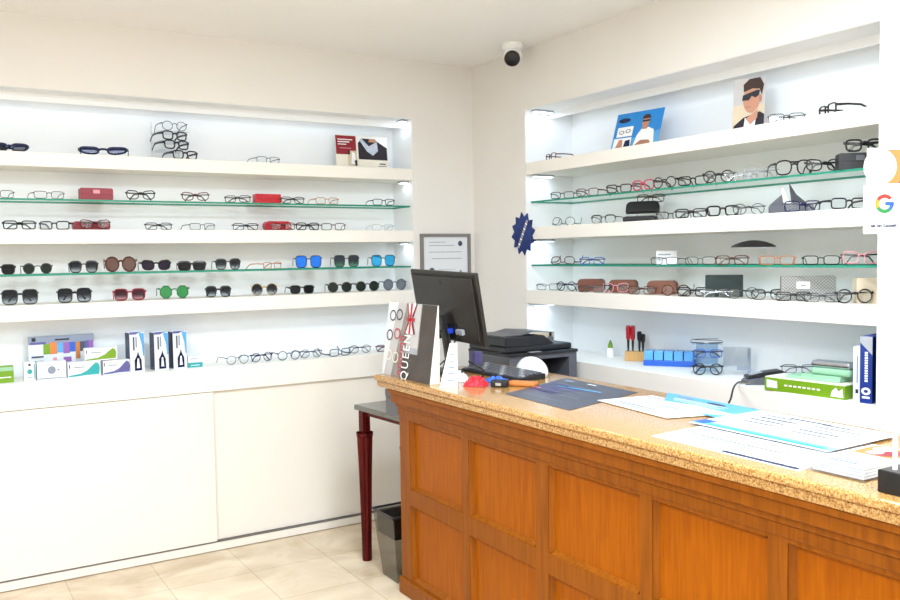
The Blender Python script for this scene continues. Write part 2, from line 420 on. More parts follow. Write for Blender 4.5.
# ------------------------------------------------------------------ eyewear
def rim(sh, lw, lh, side, n=22):
    if sh == 'octo': n = 8
    p = {'round': 2.0, 'octo': 2.0, 'square': 3.6, 'rect': 4.5, 'cat': 2.8, 'aviator': 2.6, 'wrap': 3.0, 'brow': 3.0}[sh]
    out = []
    for k in range(n):
        a = 2*math.pi*(k + (.5 if sh == 'octo' else 0))/n
        c, s = math.cos(a), math.sin(a)
        x = math.copysign(abs(c)**(2/p), c)*lw/2; z = math.copysign(abs(s)**(2/p), s)*lh/2
        if sh == 'cat': z += max(0, x)*.22*(1 if s > 0 else .3)
        if sh in ('aviator', 'brow', 'square'): x *= 1 + .10*s
        if sh == 'aviator': z -= max(0, x)*.10
        if sh == 'wrap': z = z*(1 - .25*max(0, x)/(lw/2)) + max(0, x)*.12
        out.append((side*x, z))
    return out
CACHE = {}
def style_meshes(key, st, pose):
    if (key, pose) in CACHE: return CACHE[(key, pose)]
    sh, fm, lm = st['sh'], st['fm'], st.get('lm', 'clear_lens')
    tm = st.get('tm', fm); r = st.get('r', .0026)*1.18; lw = st.get('lw', .050); lh = st.get('lh', .038); br = st.get('br', .018)
    tr = st.get('tr', max(r*1.15, .0018)); brow = st.get('brow', 0)
    zc = lh/2 + r + (.004 if sh in ('cat', 'wrap') else 0); cx = br/2 + lw/2 + r*.5
    hx = br/2 + lw + r + .004; zt = zc + lh*.27
    f = MB(); lenses = []
    for side in (-1, 1):
        pts = rim(sh, lw, lh, side)
        lo = min(z for x, z in pts)
        P = [(side*cx + x, 0.004*(abs(x + side*cx)/.07)**2, zc + z) for x, z in pts]
        if not st.get('rimless'):
            f.tube(P, r, r*.8, fm, n=5, closed=True, up=(0,1,0))
        if brow:
            top = [q for q, (x, z) in zip(P, pts) if z > -lh*.05]
            top.sort(key=lambda q: q[0])
            f.tube(top, r*1.7, r*1.0, fm, n=5, up=(0,0,1))
        f.tube([(side*(hx-.006), .003, zt), (side*(hx-.001), .003, zt), (side*hx, .009, zt)], tr*1.3, .002, tm, n=5)
        l = MB(); k = .985
        q0 = [(side*cx + x*k, .004*(abs(x + side*cx)/.07)**2 - .0006, zc + z*k) for x, z in pts]
        l.prism(q0 if side > 0 else q0, (0, .0014, 0), lm)
        lenses.append(l.mesh('lens'))
    bz = zc + lh*.18
    f.tube([(-br/2-.002, .0005, bz), (-br*.25, -.001, bz+.004), (br*.25, -.001, bz+.004), (br/2+.002, .0005, bz)], r*1.05, r*.9, fm, n=5)
    if st.get('double'): f.tube([(-br/2-.006, 0, bz+.011), (br/2+.006, 0, bz+.011)], r*.9, r*.8, fm, n=5)
    fr = f.mesh('front_frame', smooth=False)
    temples = []
    tipz = max(zt - .034, tr + .0005)
    for side in (-1, 1):
        t = MB()
        if pose == 'open':
            path = [(side*hx, .010, zt), (side*(hx+.001), .045, zt+.001), (side*(hx-.001), .092, zt-.001), (side*(hx-.003), .112, zt-.010), (side*(hx-.005), .132, tipz)]
        else:
            d = .0125 if side > 0 else .0175
            path = [(side*hx, .010, zt), (side*(hx-.006), d, zt), (side*(hx-.055), d+.002, zt-.002), (side*(hx-.098), d+.002, zt-.008), (side*(hx-.118), d+.001, tipz)]
        t.tube(path, [tr*1.2, tr, tr, tr, tr*1.1], .0012 + tr*.2, tm, n=5)
        temples.append(t.mesh('temple'))
    CACHE[(key, pose)] = (fr, lenses, temples)
    return CACHE[(key, pose)]
ST = {}
def S(key, sh, fm, lm='clear_lens', **k): ST[key] = dict(sh=sh, fm=fm, lm=lm, **k)
S('wire', 'rect', 'silver', r=.0013, lh=.032)
S('wire_dark', 'rect', 'gunmetal', r=.0015, lh=.031, lw=.053)
S('wire_gold', 'round', 'gold', r=.0014, lh=.040)
S('wire_black', 'round', 'black', r=.0016, lh=.042, lw=.049)
S('rimless', 'rect', 'silver', r=.0012, lh=.030, rimless=True)
S('black_rect', 'rect', 'black', r=.0028, lh=.035, lw=.053)
S('black_slim', 'rect', 'black', r=.0020, lh=.031, lw=.052)
S('black_cat', 'cat', 'black', r=.0026, lh=.038, lw=.052)
S('black_round', 'round', 'black', r=.0026, lh=.046, lw=.050)
S('black_thick', 'square', 'black', r=.0036, lh=.038, lw=.050)
S('black_brow', 'brow', 'black', r=.0016, lh=.038, lw=.051, brow=1)
S('dkred_cat', 'cat', 'dark_red', r=.0024, lh=.036, lw=.052, tm='black')
S('dkred_rect', 'rect', 'dark_red', r=.0022, lh=.034, tm='dark_red')
S('brown_rect', 'rect', 'tortoise', r=.0022, lh=.034, lw=.052)
S('brown_round', 'round', 'tortoise', r=.0026, lh=.044, lw=.049)
S('brown_slim', 'rect', 'orange_brown', r=.0017, lh=.032, lw=.053)
S('navy_round', 'round', 'navy', r=.0022, lh=.044, lw=.049)
S('navy_rect', 'rect', 'navy', r=.0024, lh=.036, lw=.052)
S('blue_rect', 'rect', 'blue', r=.0020, lh=.032, tm='navy')
S('pink_red', 'square', 'pink_red', r=.0030, lh=.042, lw=.050, tm='dark_red')
S('pink_half', 'cat', 'pink', r=.0020, lh=.040, lw=.052, tm='black')
S('clear', 'square', 'grey_light', r=.0020, lh=.040, lw=.050, tm='grey_light')
S('grey_round', 'round', 'grey_plastic', r=.0020, lh=.042, lw=.049)
S('aviator_black', 'aviator', 'black', r=.0030, lh=.052, lw=.056, double=1)
S('wrap_navy', 'wrap', 'navy', 'dark_lens', r=.0040, lh=.026, lw=.060, br=.016, brow=1)
S('sport_navy', 'wrap', 'navy', 'grad_lilac', r=.0040, lh=.024, lw=.078, br=.034, tm='black', brow=1)
S('sun_black', 'square', 'black', 'dark_lens', r=.0030, lh=.036, lw=.048)
S('sun_green_round', 'round', 'black', 'dark_green_lens', r=.0018, lh=.040, lw=.042, brow=1, br=.024)
S('sun_half', 'brow', 'black', 'grad_lens', r=.0022, lh=.046, lw=.046, brow=1)
S('sun_brown_big', 'round', 'tortoise', 'brown_lens', r=.0036, lh=.060, lw=.056, br=.012)
S('sun_wrap', 'cat', 'black', 'purple_lens', r=.0034, lh=.038, lw=.050)
S('sun_flat', 'rect', 'black', 'dark_lens', r=.0034, lh=.034, lw=.052, br=.012, brow=1)
S('sun_blue', 'square', 'navy', 'blue_mirror', r=.0020, lh=.056, lw=.054)
S('sun_purple', 'square', 'black', 'grad_teal', r=.0018, lh=.056, lw=.054, brow=0)
S('sun_teal', 'square', 'black', 'teal_mirror', r=.0020, lh=.054, lw=.052)
S('sun_grad_grey', 'square', 'gunmetal', 'grad_lens', r=.0022, lh=.058, lw=.058, brow=0)
S('sun_grad_black', 'square', 'black', 'grad_lens', r=.0026, lh=.056, lw=.056, brow=0)
S('sun_red', 'square', 'crimson', 'grad_red', r=.0030, lh=.046, lw=.054, brow=0)
S('sun_green', 'octo', 'green_frame', 'green_lens', r=.0024, lh=.056, lw=.054)
S('sun_round', 'round', 'black', 'dark_green_lens', r=.0026, lh=.046, lw=.050)
S('sun_grey', 'round', 'gunmetal', 'grey_lens', r=.0020, lh=.054, lw=.051)
S('sun_bronze', 'round', 'gold', 'grad_lens', r=.0018, lh=.052, lw=.052)

def eyewear(label, cat, key, pose, loc, rz, group, roll=0, flip=False):
    base = 'folded' if pose == 'folded' else 'open'
    fr, ln, tp = style_meshes(key, ST[key], base)
    t = thing(cat, label, cat, loc, rz, group)
    if flip:                                           # standing on its brow, ear tips up
        zmax = max(v.co.z for m in [fr] + tp for v in m.vertices)
        t.rotation_euler = (0, math.pi, rz); t.location = (loc[0], loc[1], loc[2] + zmax*(1.10*1.08 if cat == 'sunglasses' else 1.05*1.03))
    elif roll:
        t.rotation_euler = (roll, 0, rz)
    k = 1.10 if cat == 'sunglasses' else 1.05
    t.scale = (k, k, k*(1.08 if cat == 'sunglasses' else 1.03))
    link('front_frame', fr, t)
    for l in ln: link('lens', l, t)
    for q in tp: link('temple', q, t)
    return t
ORD = ['first', 'second', 'third', 'fourth', 'fifth', 'sixth', 'seventh', 'eighth', 'ninth', 'tenth', 'eleventh', 'twelfth', 'thirteenth', 'fourteenth', 'fifteenth', 'sixteenth']
def row(wall, shelf, z, items, depth=.05):
    """items: along, look, style, pose, turn, extra depth; listed left to right as seen from the room"""
    for i, it in enumerate(items):
        s, look, key, pose, turn = it[:5]; d = depth + (it[5] if len(it) > 5 else 0)
        cat = 'sunglasses' if 'sunglasses' in look else 'eyeglasses'
        loc = (s, d, z) if wall == 'L' else (d, s, z)
        if wall == 'L': turn -= .75*math.degrees(math.atan((s+2.93)/4.5))      # turned to face the shop floor
        eyewear(f'{look}, {ORD[i]} pair from left on {shelf}', cat, key, pose, loc, R(turn) if wall == 'L' else R(-90 + turn), f'pairs on {shelf}', flip=(pose == 'flip'))

row('L', "left wall's top shelf", S1[1], [
    (-2.555, 'dark navy wraparound sunglasses', 'wrap_navy', 'folded', 4, .05),
    (-2.146, 'navy sports sunglasses', 'sport_navy', 'open', -6),
    (-1.300, 'thin dark rectangular eyeglasses', 'wire_dark', 'open', 22)])
# acrylic tower with four pairs
t = thing('display_stand', 'clear acrylic rack holding four stacked eyeglasses on the top shelf', 'display stand', (-1.80, .10, S1[1]), R(8))
MB().box(-.075, .075, .03, .10, 0, .004, 'acrylic').build('base', t)
for s in (-1, 1): MB().tube([(s*.072, .09, .004), (s*.072, .09, .205)], .0035, .0035, 'acrylic', n=8).build('post', t)
TZ = [.0045, .050, .096, .146]
for z in TZ[1:]: MB().box(-.075, .075, -.055, .095, z-.0035, z-.0008, 'acrylic').build('shelf_plate', t)
for (dz, key, lab, dx, rt) in ((TZ[0], 'black_thick', 'thick black eyeglasses at the bottom of the acrylic rack', .05, 12), (TZ[1], 'black_thick', 'thick black eyeglasses second from bottom in the acrylic rack', .008, 14),
                       (TZ[2], 'black_thick', 'thick black eyeglasses second from top in the acrylic rack', 0, 14), (TZ[3], 'wire_black', 'thin round wire eyeglasses at the top of the acrylic rack', 0, 4)):
    eyewear(lab, 'eyeglasses', key, 'open', (-1.795+dx, .055, S1[1]+dz-(.0045 if dz == TZ[0] else 0)), R(rt), 'four pairs in the acrylic rack')

row('L', "left wall's upper glass shelf", G1, [
    (-2.615, 'thin dark wire eyeglasses', 'wire_dark', 'open', 10),
    (-2.397, 'thin grey wire eyeglasses', 'wire_dark', 'open', 12),
    (-1.975, 'black cat-eye eyeglasses', 'black_cat', 'folded', 4),
    (-1.701, 'dark red cat-eye eyeglasses', 'dkred_cat', 'folded', 0),
    (-1.477, 'thin black eyeglasses', 'black_slim', 'folded', -14),
    (-1.165, 'black round eyeglasses', 'black_slim', 'folded', 16),
    (-.959, 'thin brown eyeglasses', 'brown_slim', 'open', 16),
    (-.600, 'slim black eyeglasses', 'black_slim', 'open', 14)])
row('L', "left wall's second white shelf", S2[1], [
    (-2.530, 'black rectangular eyeglasses', 'black_rect', 'folded', 2),
    (-2.375, 'tilted black eyeglasses', 'black_rect', 'open', -20, .035),
    (-2.200, 'crimson eyeglasses', 'dkred_cat', 'folded', 0, -.022),
    (-1.891, 'slim black eyeglasses', 'black_slim', 'folded', 16),
    (-1.669, 'thin half-rim dark eyeglasses', 'wire_dark', 'open', 18),
    (-1.437, 'small black eyeglasses', 'black_slim', 'folded', 8),
    (-1.235, 'thin red eyeglasses', 'dkred_rect', 'folded', 0, -.022),
    (-1.080, 'black rectangular eyeglasses', 'black_rect', 'folded', 20),
    (-.925, 'light brown eyeglasses', 'brown_rect', 'open', 4),
    (-.610, 'pale rimless eyeglasses', 'wire', 'open', 10)])
row('L', "left wall's lower glass shelf", G2, [
    (-2.623, 'black square sunglasses', 'sun_black', 'open', 6),
    (-2.460, 'dark green round sunglasses', 'sun_green_round', 'open', 4),
    (-2.255, 'black half-tinted sunglasses', 'sun_half', 'open', 0),
    (-2.083, 'oversized round brown sunglasses', 'sun_brown_big', 'open', 0),
    (-1.910, 'purple-lensed black sunglasses', 'sun_wrap', 'open', 6),
    (-1.730, 'flat-topped black sunglasses', 'sun_flat', 'open', 0),
    (-1.539, 'black half-rim sunglasses', 'sun_half', 'open', 6),
    (-1.290, 'thin light brown eyeglasses', 'brown_slim', 'open', 40),
    (-1.080, 'blue mirrored sunglasses', 'sun_blue', 'open', 2),
    (-.847, 'purple and green sunglasses', 'sun_purple', 'open', 4),
    (-.611, 'turquoise mirrored sunglasses', 'sun_teal', 'open', 4)])
row('L', "left wall's third white shelf", S3[1], [
    (-2.540, 'large grey-tinted sunglasses', 'sun_grad_grey', 'folded', 4),
    (-2.301, 'large black-tinted sunglasses', 'sun_grad_black', 'folded', 2),
    (-2.044, 'red sunglasses', 'sun_red', 'open', 0),
    (-1.824, 'green-lensed sunglasses', 'sun_green', 'open', 4),
    (-1.595, 'black gradient sunglasses', 'sun_half', 'folded', 2),
    (-1.341, 'thin gold-framed sunglasses', 'sun_bronze', 'folded', -4),
    (-1.123, 'opaque black sunglasses', 'sun_black', 'open', 8),
    (-.893, 'round black sunglasses', 'sun_round', 'open', 2),
    (-.717, 'round black sunglasses', 'sun_round', 'open', 8),
    (-.537, 'round grey-lensed sunglasses', 'sun_grey', 'open', 6)])
row('L', "left wall's bottom ledge", LEDGE, [
    (-1.500, 'round black eyeglasses', 'wire_black', 'open', 20),
    (-1.358, 'round dark eyeglasses', 'navy_round', 'folded', 24, .02),
    (-1.210, 'round navy eyeglasses', 'navy_round', 'open', 14),
    (-1.070, 'round grey eyeglasses', 'grey_round', 'folded', 14, .02),
    (-.900, 'slim navy eyeglasses', 'navy_rect', 'flip', 26),
    (-.748, 'round black wire eyeglasses', 'wire_black', 'folded', 8, .05),
    (-.580, 'dark red eyeglasses', 'dkred_rect', 'folded', 8, .03)], .05)

row('R', "right wall's top shelf", S1[1], [
    (-.690, 'thin dark red eyeglasses', 'dkred_rect', 'open', -14),
    (-2.215, 'thin grey wire eyeglasses', 'wire_dark', 'folded', 40),
    (-2.395, 'black rectangular eyeglasses', 'black_rect', 'open', -30)], .06)
row('R', "right wall's upper glass shelf", G1, [
    (-.790, 'flat black eyeglasses', 'black_slim', 'open', 30),
    (-.995, 'dark red eyeglasses', 'dkred_rect', 'open', 20),
    (-1.235, 'black rectangular eyeglasses', 'black_rect', 'open', 20),
    (-1.405, 'bright pink-red eyeglasses', 'pink_red', 'open', 4),
    (-1.545, 'tall black eyeglasses', 'black_round', 'open', 6),
    (-1.722, 'black rectangular eyeglasses', 'black_rect', 'open', 26),
    (-1.868, 'round black eyeglasses', 'black_round', 'folded', 30),
    (-1.990, 'thin silver eyeglasses', 'wire', 'folded', 36),
    (-2.092, 'clear-framed eyeglasses', 'clear', 'folded', 40),
    (-2.252, 'large black aviator eyeglasses', 'aviator_black', 'open', 52),
    (-2.388, 'slim black cat-eye eyeglasses', 'black_cat', 'folded', 50)], .06)
row('R', "right wall's second white shelf", S2[1], [
    (-.800, 'thin black round eyeglasses', 'wire_black', 'flip', 34),
    (-1.120, 'black half-rim eyeglasses', 'black_brow', 'open', 26),
    (-1.585, 'slim black eyeglasses', 'black_slim', 'open', 30),
    (-1.728, 'dark folded eyeglasses', 'black_rect', 'folded', 34, -.02),
    (-1.892, 'thick black eyeglasses', 'black_thick', 'open', 36),
    (-2.030, 'thin black wire eyeglasses', 'wire_black', 'folded', 40),
    (-2.305, 'slim navy eyeglasses', 'navy_rect', 'folded', 50, -.02),
    (-2.492, 'black rectangular eyeglasses', 'black_rect', 'open', 62)], .06)
row('R', "right wall's lower glass shelf", G2, [
    (-.790, 'dark purple eyeglasses', 'dkred_cat', 'flip', 30),
    (-1.030, 'blue folded eyeglasses', 'blue_rect', 'folded', 34),
    (-1.556, 'thin dark wire eyeglasses', 'wire_dark', 'open', 20, -.012),
    (-1.765, 'dark wire eyeglasses', 'wire_dark', 'open', 30),
    (-1.960, 'slim brown eyeglasses', 'brown_rect', 'folded', 44, -.02),
    (-2.175, 'thin brown wire eyeglasses', 'brown_slim', 'open', 40),
    (-2.375, 'slim black eyeglasses', 'black_slim', 'open', 30),
    (-2.545, 'pink and black eyeglasses', 'pink_half', 'folded', 50)], .06)
row('R', "right wall's third white shelf", S3[1], [
    (-.655, 'thin grey eyeglasses', 'wire_dark', 'open', 30),
    (-.830, 'small navy round eyeglasses', 'navy_round', 'folded', 16, -.01),
    (-1.050, 'thin dark wire eyeglasses', 'wire_dark', 'folded', 34, -.025),
    (-1.235, 'pink eyeglasses', 'pink_half', 'folded', 30, -.025),
    (-1.420, 'tortoiseshell eyeglasses', 'brown_rect', 'folded', 30, -.025),
    (-1.625, 'dark tortoiseshell eyeglasses', 'brown_round', 'flip', 34, -.01),
    (-1.740, 'black rectangular eyeglasses', 'black_rect', 'folded', 36, -.02),
    (-1.880, 'thin pale eyeglasses', 'wire', 'folded', 40, -.025),
    (-2.015, 'black wire eyeglasses', 'wire_black', 'folded', 44, -.015),
    (-2.145, 'black rectangular eyeglasses', 'black_brow', 'folded', 46, -.02),
    (-2.270, 'slim dark eyeglasses', 'black_slim', 'folded', 48, -.025),
    (-2.395, 'thin grey wire eyeglasses', 'wire_dark', 'folded', 50, -.02),
    (-2.525, 'round black eyeglasses', 'black_round', 'folded', 54, -.01)], .06)

# ------------------------------------------------------------------ cases
def pill(wd, h, r, half, n=6):
    """half outline of a rounded box seen from the front; half = 1 upper, -1 lower"""
    m = h/2; r = min(r, m*.98); o = [(-wd/2, m + half*.0003)]
    for i in range(n+1):
        a = R(180 - 90*i/n); o.append((-wd/2 + r + r*math.cos(a), m + half*(m - r + r*math.sin(a))))
    for i in range(n+1):
        a = R(90 - 90*i/n); o.append((wd/2 - r + r*math.cos(a), m + half*(m - r + r*math.sin(a))))
    o.append((wd/2, m + half*.0003))
    return o
def case(label, loc, rz, wd, dp, h, m, r=.012, cat='glasses case', logo=None, group=None):
    t = thing('glasses_case', label, cat, loc, rz, group)
    for nm, hf in (('base', -1), ('lid', 1)):
        b = MB(); b.prism([(x, -dp/2, z) for x, z in pill(wd, h, r, hf)], (0, dp, 0), m); b.build(nm, t)
    if logo: MB().box(-wd*.1, wd*.1, -dp/2-.0008, -dp/2-.0001, h*.55, h*.85, logo).build('logo', t)
    return t
GC = 'glasses cases on the shelves'
case("red hard glasses case with small pale logo on upper glass shelf", (-2.179, .10, G1), 0, .155, .05, .060, 'crimson', .010, logo='pink', group=GC)
case("bright red rectangular glasses case mid upper glass shelf of left wall", (-1.296, .10, G1), 0, .145, .05, .052, 'red', .005, group=GC)
def open_case(label, loc, rz, wd, m, lin_m, ang=70):
    t = thing('glasses_case', label, 'glasses case', loc, rz, GC)
    b = MB(); b.box(-wd/2, wd/2, -.03, .03, 0, .026, m); b.build('base', t, bevel=.009, seg=3)
    MB().box(-wd/2+.012, wd/2-.012, -.020, .020, .0282, .0292, lin_m).build('lining', t)
    b = MB(); b.prism([(x, 0, z-.030) for x, z in pill(wd, .060*2, .026, 1) if z >= .03][:-1] + [(wd/2, 0, .0305), (-wd/2, 0, .0305)], (0, .022, 0), m); b.build('lid', t, loc=(0, .0305, .026), rot=(R(-(90-ang)), 0, 0), bevel=.009, seg=3)
case("low crimson glasses case behind crimson eyeglasses on second white shelf", (-2.204, .115, S2[1]), 0, .172, .055, .044, 'crimson', .016, group=GC)
case("domed red glasses case behind thin red eyeglasses on second shelf", (-1.236, .115, S2[1]), 0, .150, .055, .052, 'red', .024, group=GC)
case("navy-black glasses case below black eyeglasses near the pillar", (.095, -2.505, G1), R(-42), .150, .055, .062, 'black_plastic', .006, logo='grey_plastic', group=GC)
eyewear('black eyeglasses standing on the dark case near the pillar', 'eyeglasses', 'black_thick', 'folded', (.080, -2.540, G1+.0625), R(-42), GC)
open_case("large black glasses case with open lid on right second shelf", (.10, -1.345, S2[1]), R(-55), .165, 'black_matte', 'grey_plastic', 62)
eyewear('brown eyeglasses perched on clear riser above the open black case', 'eyeglasses', 'brown_rect', 'folded', (.205, -1.310, S2[1]+.0995), R(-55), GC)
t = thing('display_riser', 'clear acrylic riser behind the open black glasses case', 'display stand', (.215, -1.300, S2[1]), R(-55))
MB().box(-.07, .07, -.02, .02, .096, .0992, 'acrylic').build('top_plate', t)
for s in (-1, 1): MB().box(s*.068-.002, s*.068+.002, -.02, .02, 0, .0958, 'acrylic').build('side_plate', t)
# folding triangular case with upright flaps
t = thing('glasses_case', 'grey triangular folding case with raised flaps on right second shelf', 'glasses case', (.13, -2.185, S2[1]), R(-48), GC)
MB().box(-.085, .085, -.03, .03, 0, .034, 'grey_plastic').build('base', t, bevel=.004)
MB().prism([(-.085, .0, .0345), (-.03, .0, .0345), (-.035, .0, .080)], (0, .004, 0), 'grey_plastic').build('flap', t)
MB().prism([(-.028, .012, .0345), (.0, .012, .0345), (-.030, .012, .112), (-.036, .012, .104)], (0, .003, 0), 'white').build('flap', t)
MB().prism([(.004, .006, .0345), (.070, .006, .0345), (.022, .006, .078), (-.008, .006, .128)], (0, .004, 0), 'gunmetal').build('flap', t)
for y, nm in ((-.950, 'leftmost of three brown glasses cases on right third shelf'), (-1.198, 'middle of three brown glasses cases on right third shelf'), (-1.470, 'rightmost of three brown glasses cases on right third shelf')):
    case(nm, (.125, y, S3[1]), R(-62), .140, .050, .066, 'brown_case', .022, group=GC)
mat('green_case', (8, 36, 34), .5)
case('large dark green glasses case on right third shelf', (.125, -1.845, S3[1]), R(-52), .160, .06, .098, 'green_case', .004, group=GC)
t = case('grey woven glasses case with white label on right third shelf', (.135, -2.262, S3[1]), R(-47), .205, .06, .098, 'woven_grey', .005, group=GC)
MB().box(-.045, .005, -.0318, -.0302, .048, .076, 'white').box(-.030, -.010, -.0322, -.0319, .060, .064, 'ink_dark').build('label_card', t)
case('tan glasses case behind round black eyeglasses beside the pillar', (.135, -2.545, S3[1]), R(-42), .130, .05, .095, 'tan', .006, group=GC)

# small items on the right lower glass shelf
t = thing('display_box', 'white display box on the lower glass shelf of right wall', 'box', (.15, -1.475, G2), R(-60))
MB().box(-.05, .05, -.010, .010, 0, .066, 'niche_paint').box(-.04, .02, -.0128, -.0121, .045, .050, 'ink_light').box(-.04, .0, -.0128, -.0121, .030, .034, 'ink_light').build('box_body', t)
t = thing('display_riser', 'clear acrylic stand under the black sunglasses on right lower glass shelf', 'display stand', (.14, -1.990, G2), R(-50))
for s in (-1, 1): MB().box(s*.055-.0015, s*.055+.0015, -.02, .02, 0, .072, 'acrylic').build('side_plate', t)
MB().box(-.0565, .0565, -.02, .02, .0722, .0752, 'acrylic').build('top_plate', t)
t = thing('sunglasses_lens', 'curved black visor lens lying on clear stand above glass shelf', 'lens', (.14, -1.990, G2+.0755), R(-50))
b = MB(); n = 14
top = [(-.092 + .184*i/n, 0, .004 + .026*math.sin(math.pi*i/n)**.8) for i in range(n+1)]
b.prism([(x, -.012, 0) for x in (-.092, .092)] + [(x, -.012, z) for x, y, z in reversed(top)], (0, .024, 0), 'black_matte'); b.build('shield', t)

# ------------------------------------------------------------------ leaflets and posters
def flat(b, w_, h_, shapes, y=-.0008, step=.00035):
    for k, (m, pts) in enumerate(shapes):
        yy = y - step*(k+1)
        b.poly([((u-.5)*w_, yy, v*h_) for u, v in pts], m)
def rect(u0, v0, u1, v1): return [(u0, v0), (u1, v0), (u1, v1), (u0, v1)]
def ell(cu, cv, ru, rv, n=18, a0=0, a1=360): return [(cu+ru*math.cos(R(a0+(a1-a0)*i/(n if a1-a0 == 360 else n-1))), cv+rv*math.sin(R(a0+(a1-a0)*i/(n if a1-a0 == 360 else n-1)))) for i in range(n)]
def poster(name, label, cat, loc, rz, w_, h_, shapes, m='paper', lean=-8, t=.0016, group=None):
    o = thing(name, label, cat, loc, rot=(R(lean), 0, rz), group=group)
    b = MB(); b.box(-w_/2, w_/2, -.0008, t-.0008, 0, h_, m); flat(b, w_, h_, shapes); b.build('printed_sheet', o, fix=False)
    b = MB(); b.box(-.02, .02, 0, .001, 0, h_*.55, 'acrylic')
    return o
o = thing('leaflet', 'open white leaflet with red panel and man in suit, top shelf', 'leaflet', (-.685, .14, S1[1]), rot=(R(-6), 0, 0))
b = MB(); b.box(-.17, -.035, -.0008, .0008, 0, .20, 'ivory')
flat(b, 1, 1, [('crimson', rect(.332, .085, .462, .196)), ('white', rect(.345, .170, .44, .176)), ('white', rect(.345, .156, .42, .162)), ('white', rect(.345, .142, .40, .147)), ('pink', rect(.355, .12, .43, .124)),
     ('tan', rect(.405, .020, .462, .108)), ('hair', rect(.405, .085, .420, .108)), ('white', [(.425, .03), (.455, .03), (.45, .095), (.432, .1)]), ('suit', [(.45, .02), (.462, .02), (.462, .055), (.445, .05)])])
b.build('left_page', o, fix=False)
b = MB(); b.box(-.033, .17, -.0008, .0008, 0, .20, 'ivory')
flat(b, 1, 1, [('white', rect(.468, .075, .668, .198)), ('suit', [(.475, .06), (.665, .06), (.665, .135), (.62, .160), (.58, .185), (.50, .185), (.475, .155)]), ('scarf', [(.485, .175), (.50, .185), (.545, .140), (.60, .170), (.605, .115), (.57, .085), (.53, .110)]),
     ('skin', [(.545, .165), (.595, .165), (.59, .185), (.55, .185)]), ('ink', rect(.61, .033, .65, .040)), ('ink_light', rect(.60, .020, .655, .025))])
b.build('right_page', o, fix=False)
poster('poster', 'blue poster of a man in white shirt wearing sunglasses', 'poster', (.11, -1.285, S1[1]), R(-82), .29, .205, [
    ('sky_blue', [(0, 0), (1, 0), (1, .45), (.6, .3), (0, .35)]),
    ('white', [(.46, .0), (.52, .36), (.60, .52), (.74, .54), (.86, .46), (.92, 0)]), ('skin_dark', [(.50, .10), (.62, .22), (.80, .20), (.84, .12), (.66, .08)]),
    ('skin', rect(.61, .50, .72, .60)), ('skin', ell(.665, .69, .080, .15)), ('hair', ell(.665, .79, .088, .10, 12, -10, 190)), ('ink_dark', rect(.59, .69, .75, .74)),
    ('navy', ell(.19, .80, .13, .06)), ('white', rect(.08, .36, .42, .62)), ('ink_dark', ell(.18, .48, .055, .05)), ('white', ell(.18, .48, .040, .035)), ('ink_dark', ell(.32, .50, .055, .05)), ('white', ell(.32, .50, .040, .035)),
    ('white', rect(.05, .04, .43, .32)), ('skin', [(.10, .04), (.16, .28), (.24, .28), (.26, .04)]), ('navy', [(.28, .04), (.30, .24), (.40, .26), (.43, .04)]),
    ('navy', rect(.60, .02, .96, .06))], 'poster_blue', lean=-19)
poster('poster', 'portrait poster of a man in dark jacket and black sunglasses', 'poster', (.13, -1.965, S1[1]), R(-62), .132, .245, [
    ('tan', rect(0, 0, 1, .5)), ('photo_grey', rect(0, .5, 1, 1)), ('suit', [(0, 0), (.06, .12), (.34, .26), (.86, .36), (1, .30), (1, 0)]), ('white', [(.36, .0), (.40, .26), (.56, .16), (.76, .34), (.70, .0)]),
    ('skin', [(.42, .24), (.80, .40), (.78, .24), (.58, .12)]), ('skin', ell(.58, .60, .27, .26)), ('hair', [(.32, .74), (.30, .88), (.48, .98), (.82, 1.0), (.95, .86), (.90, .66), (.82, .78), (.60, .80)]),
    ('ink_dark', [(.28, .58), (.30, .68), (.72, .76), (.84, .76), (.80, .66), (.70, .62), (.58, .66), (.50, .58)]), ('skin_dark', rect(.40, .44, .56, .465)), ('skin_dark', ell(.86, .60, .05, .07))], 'photo_grey', lean=-14)

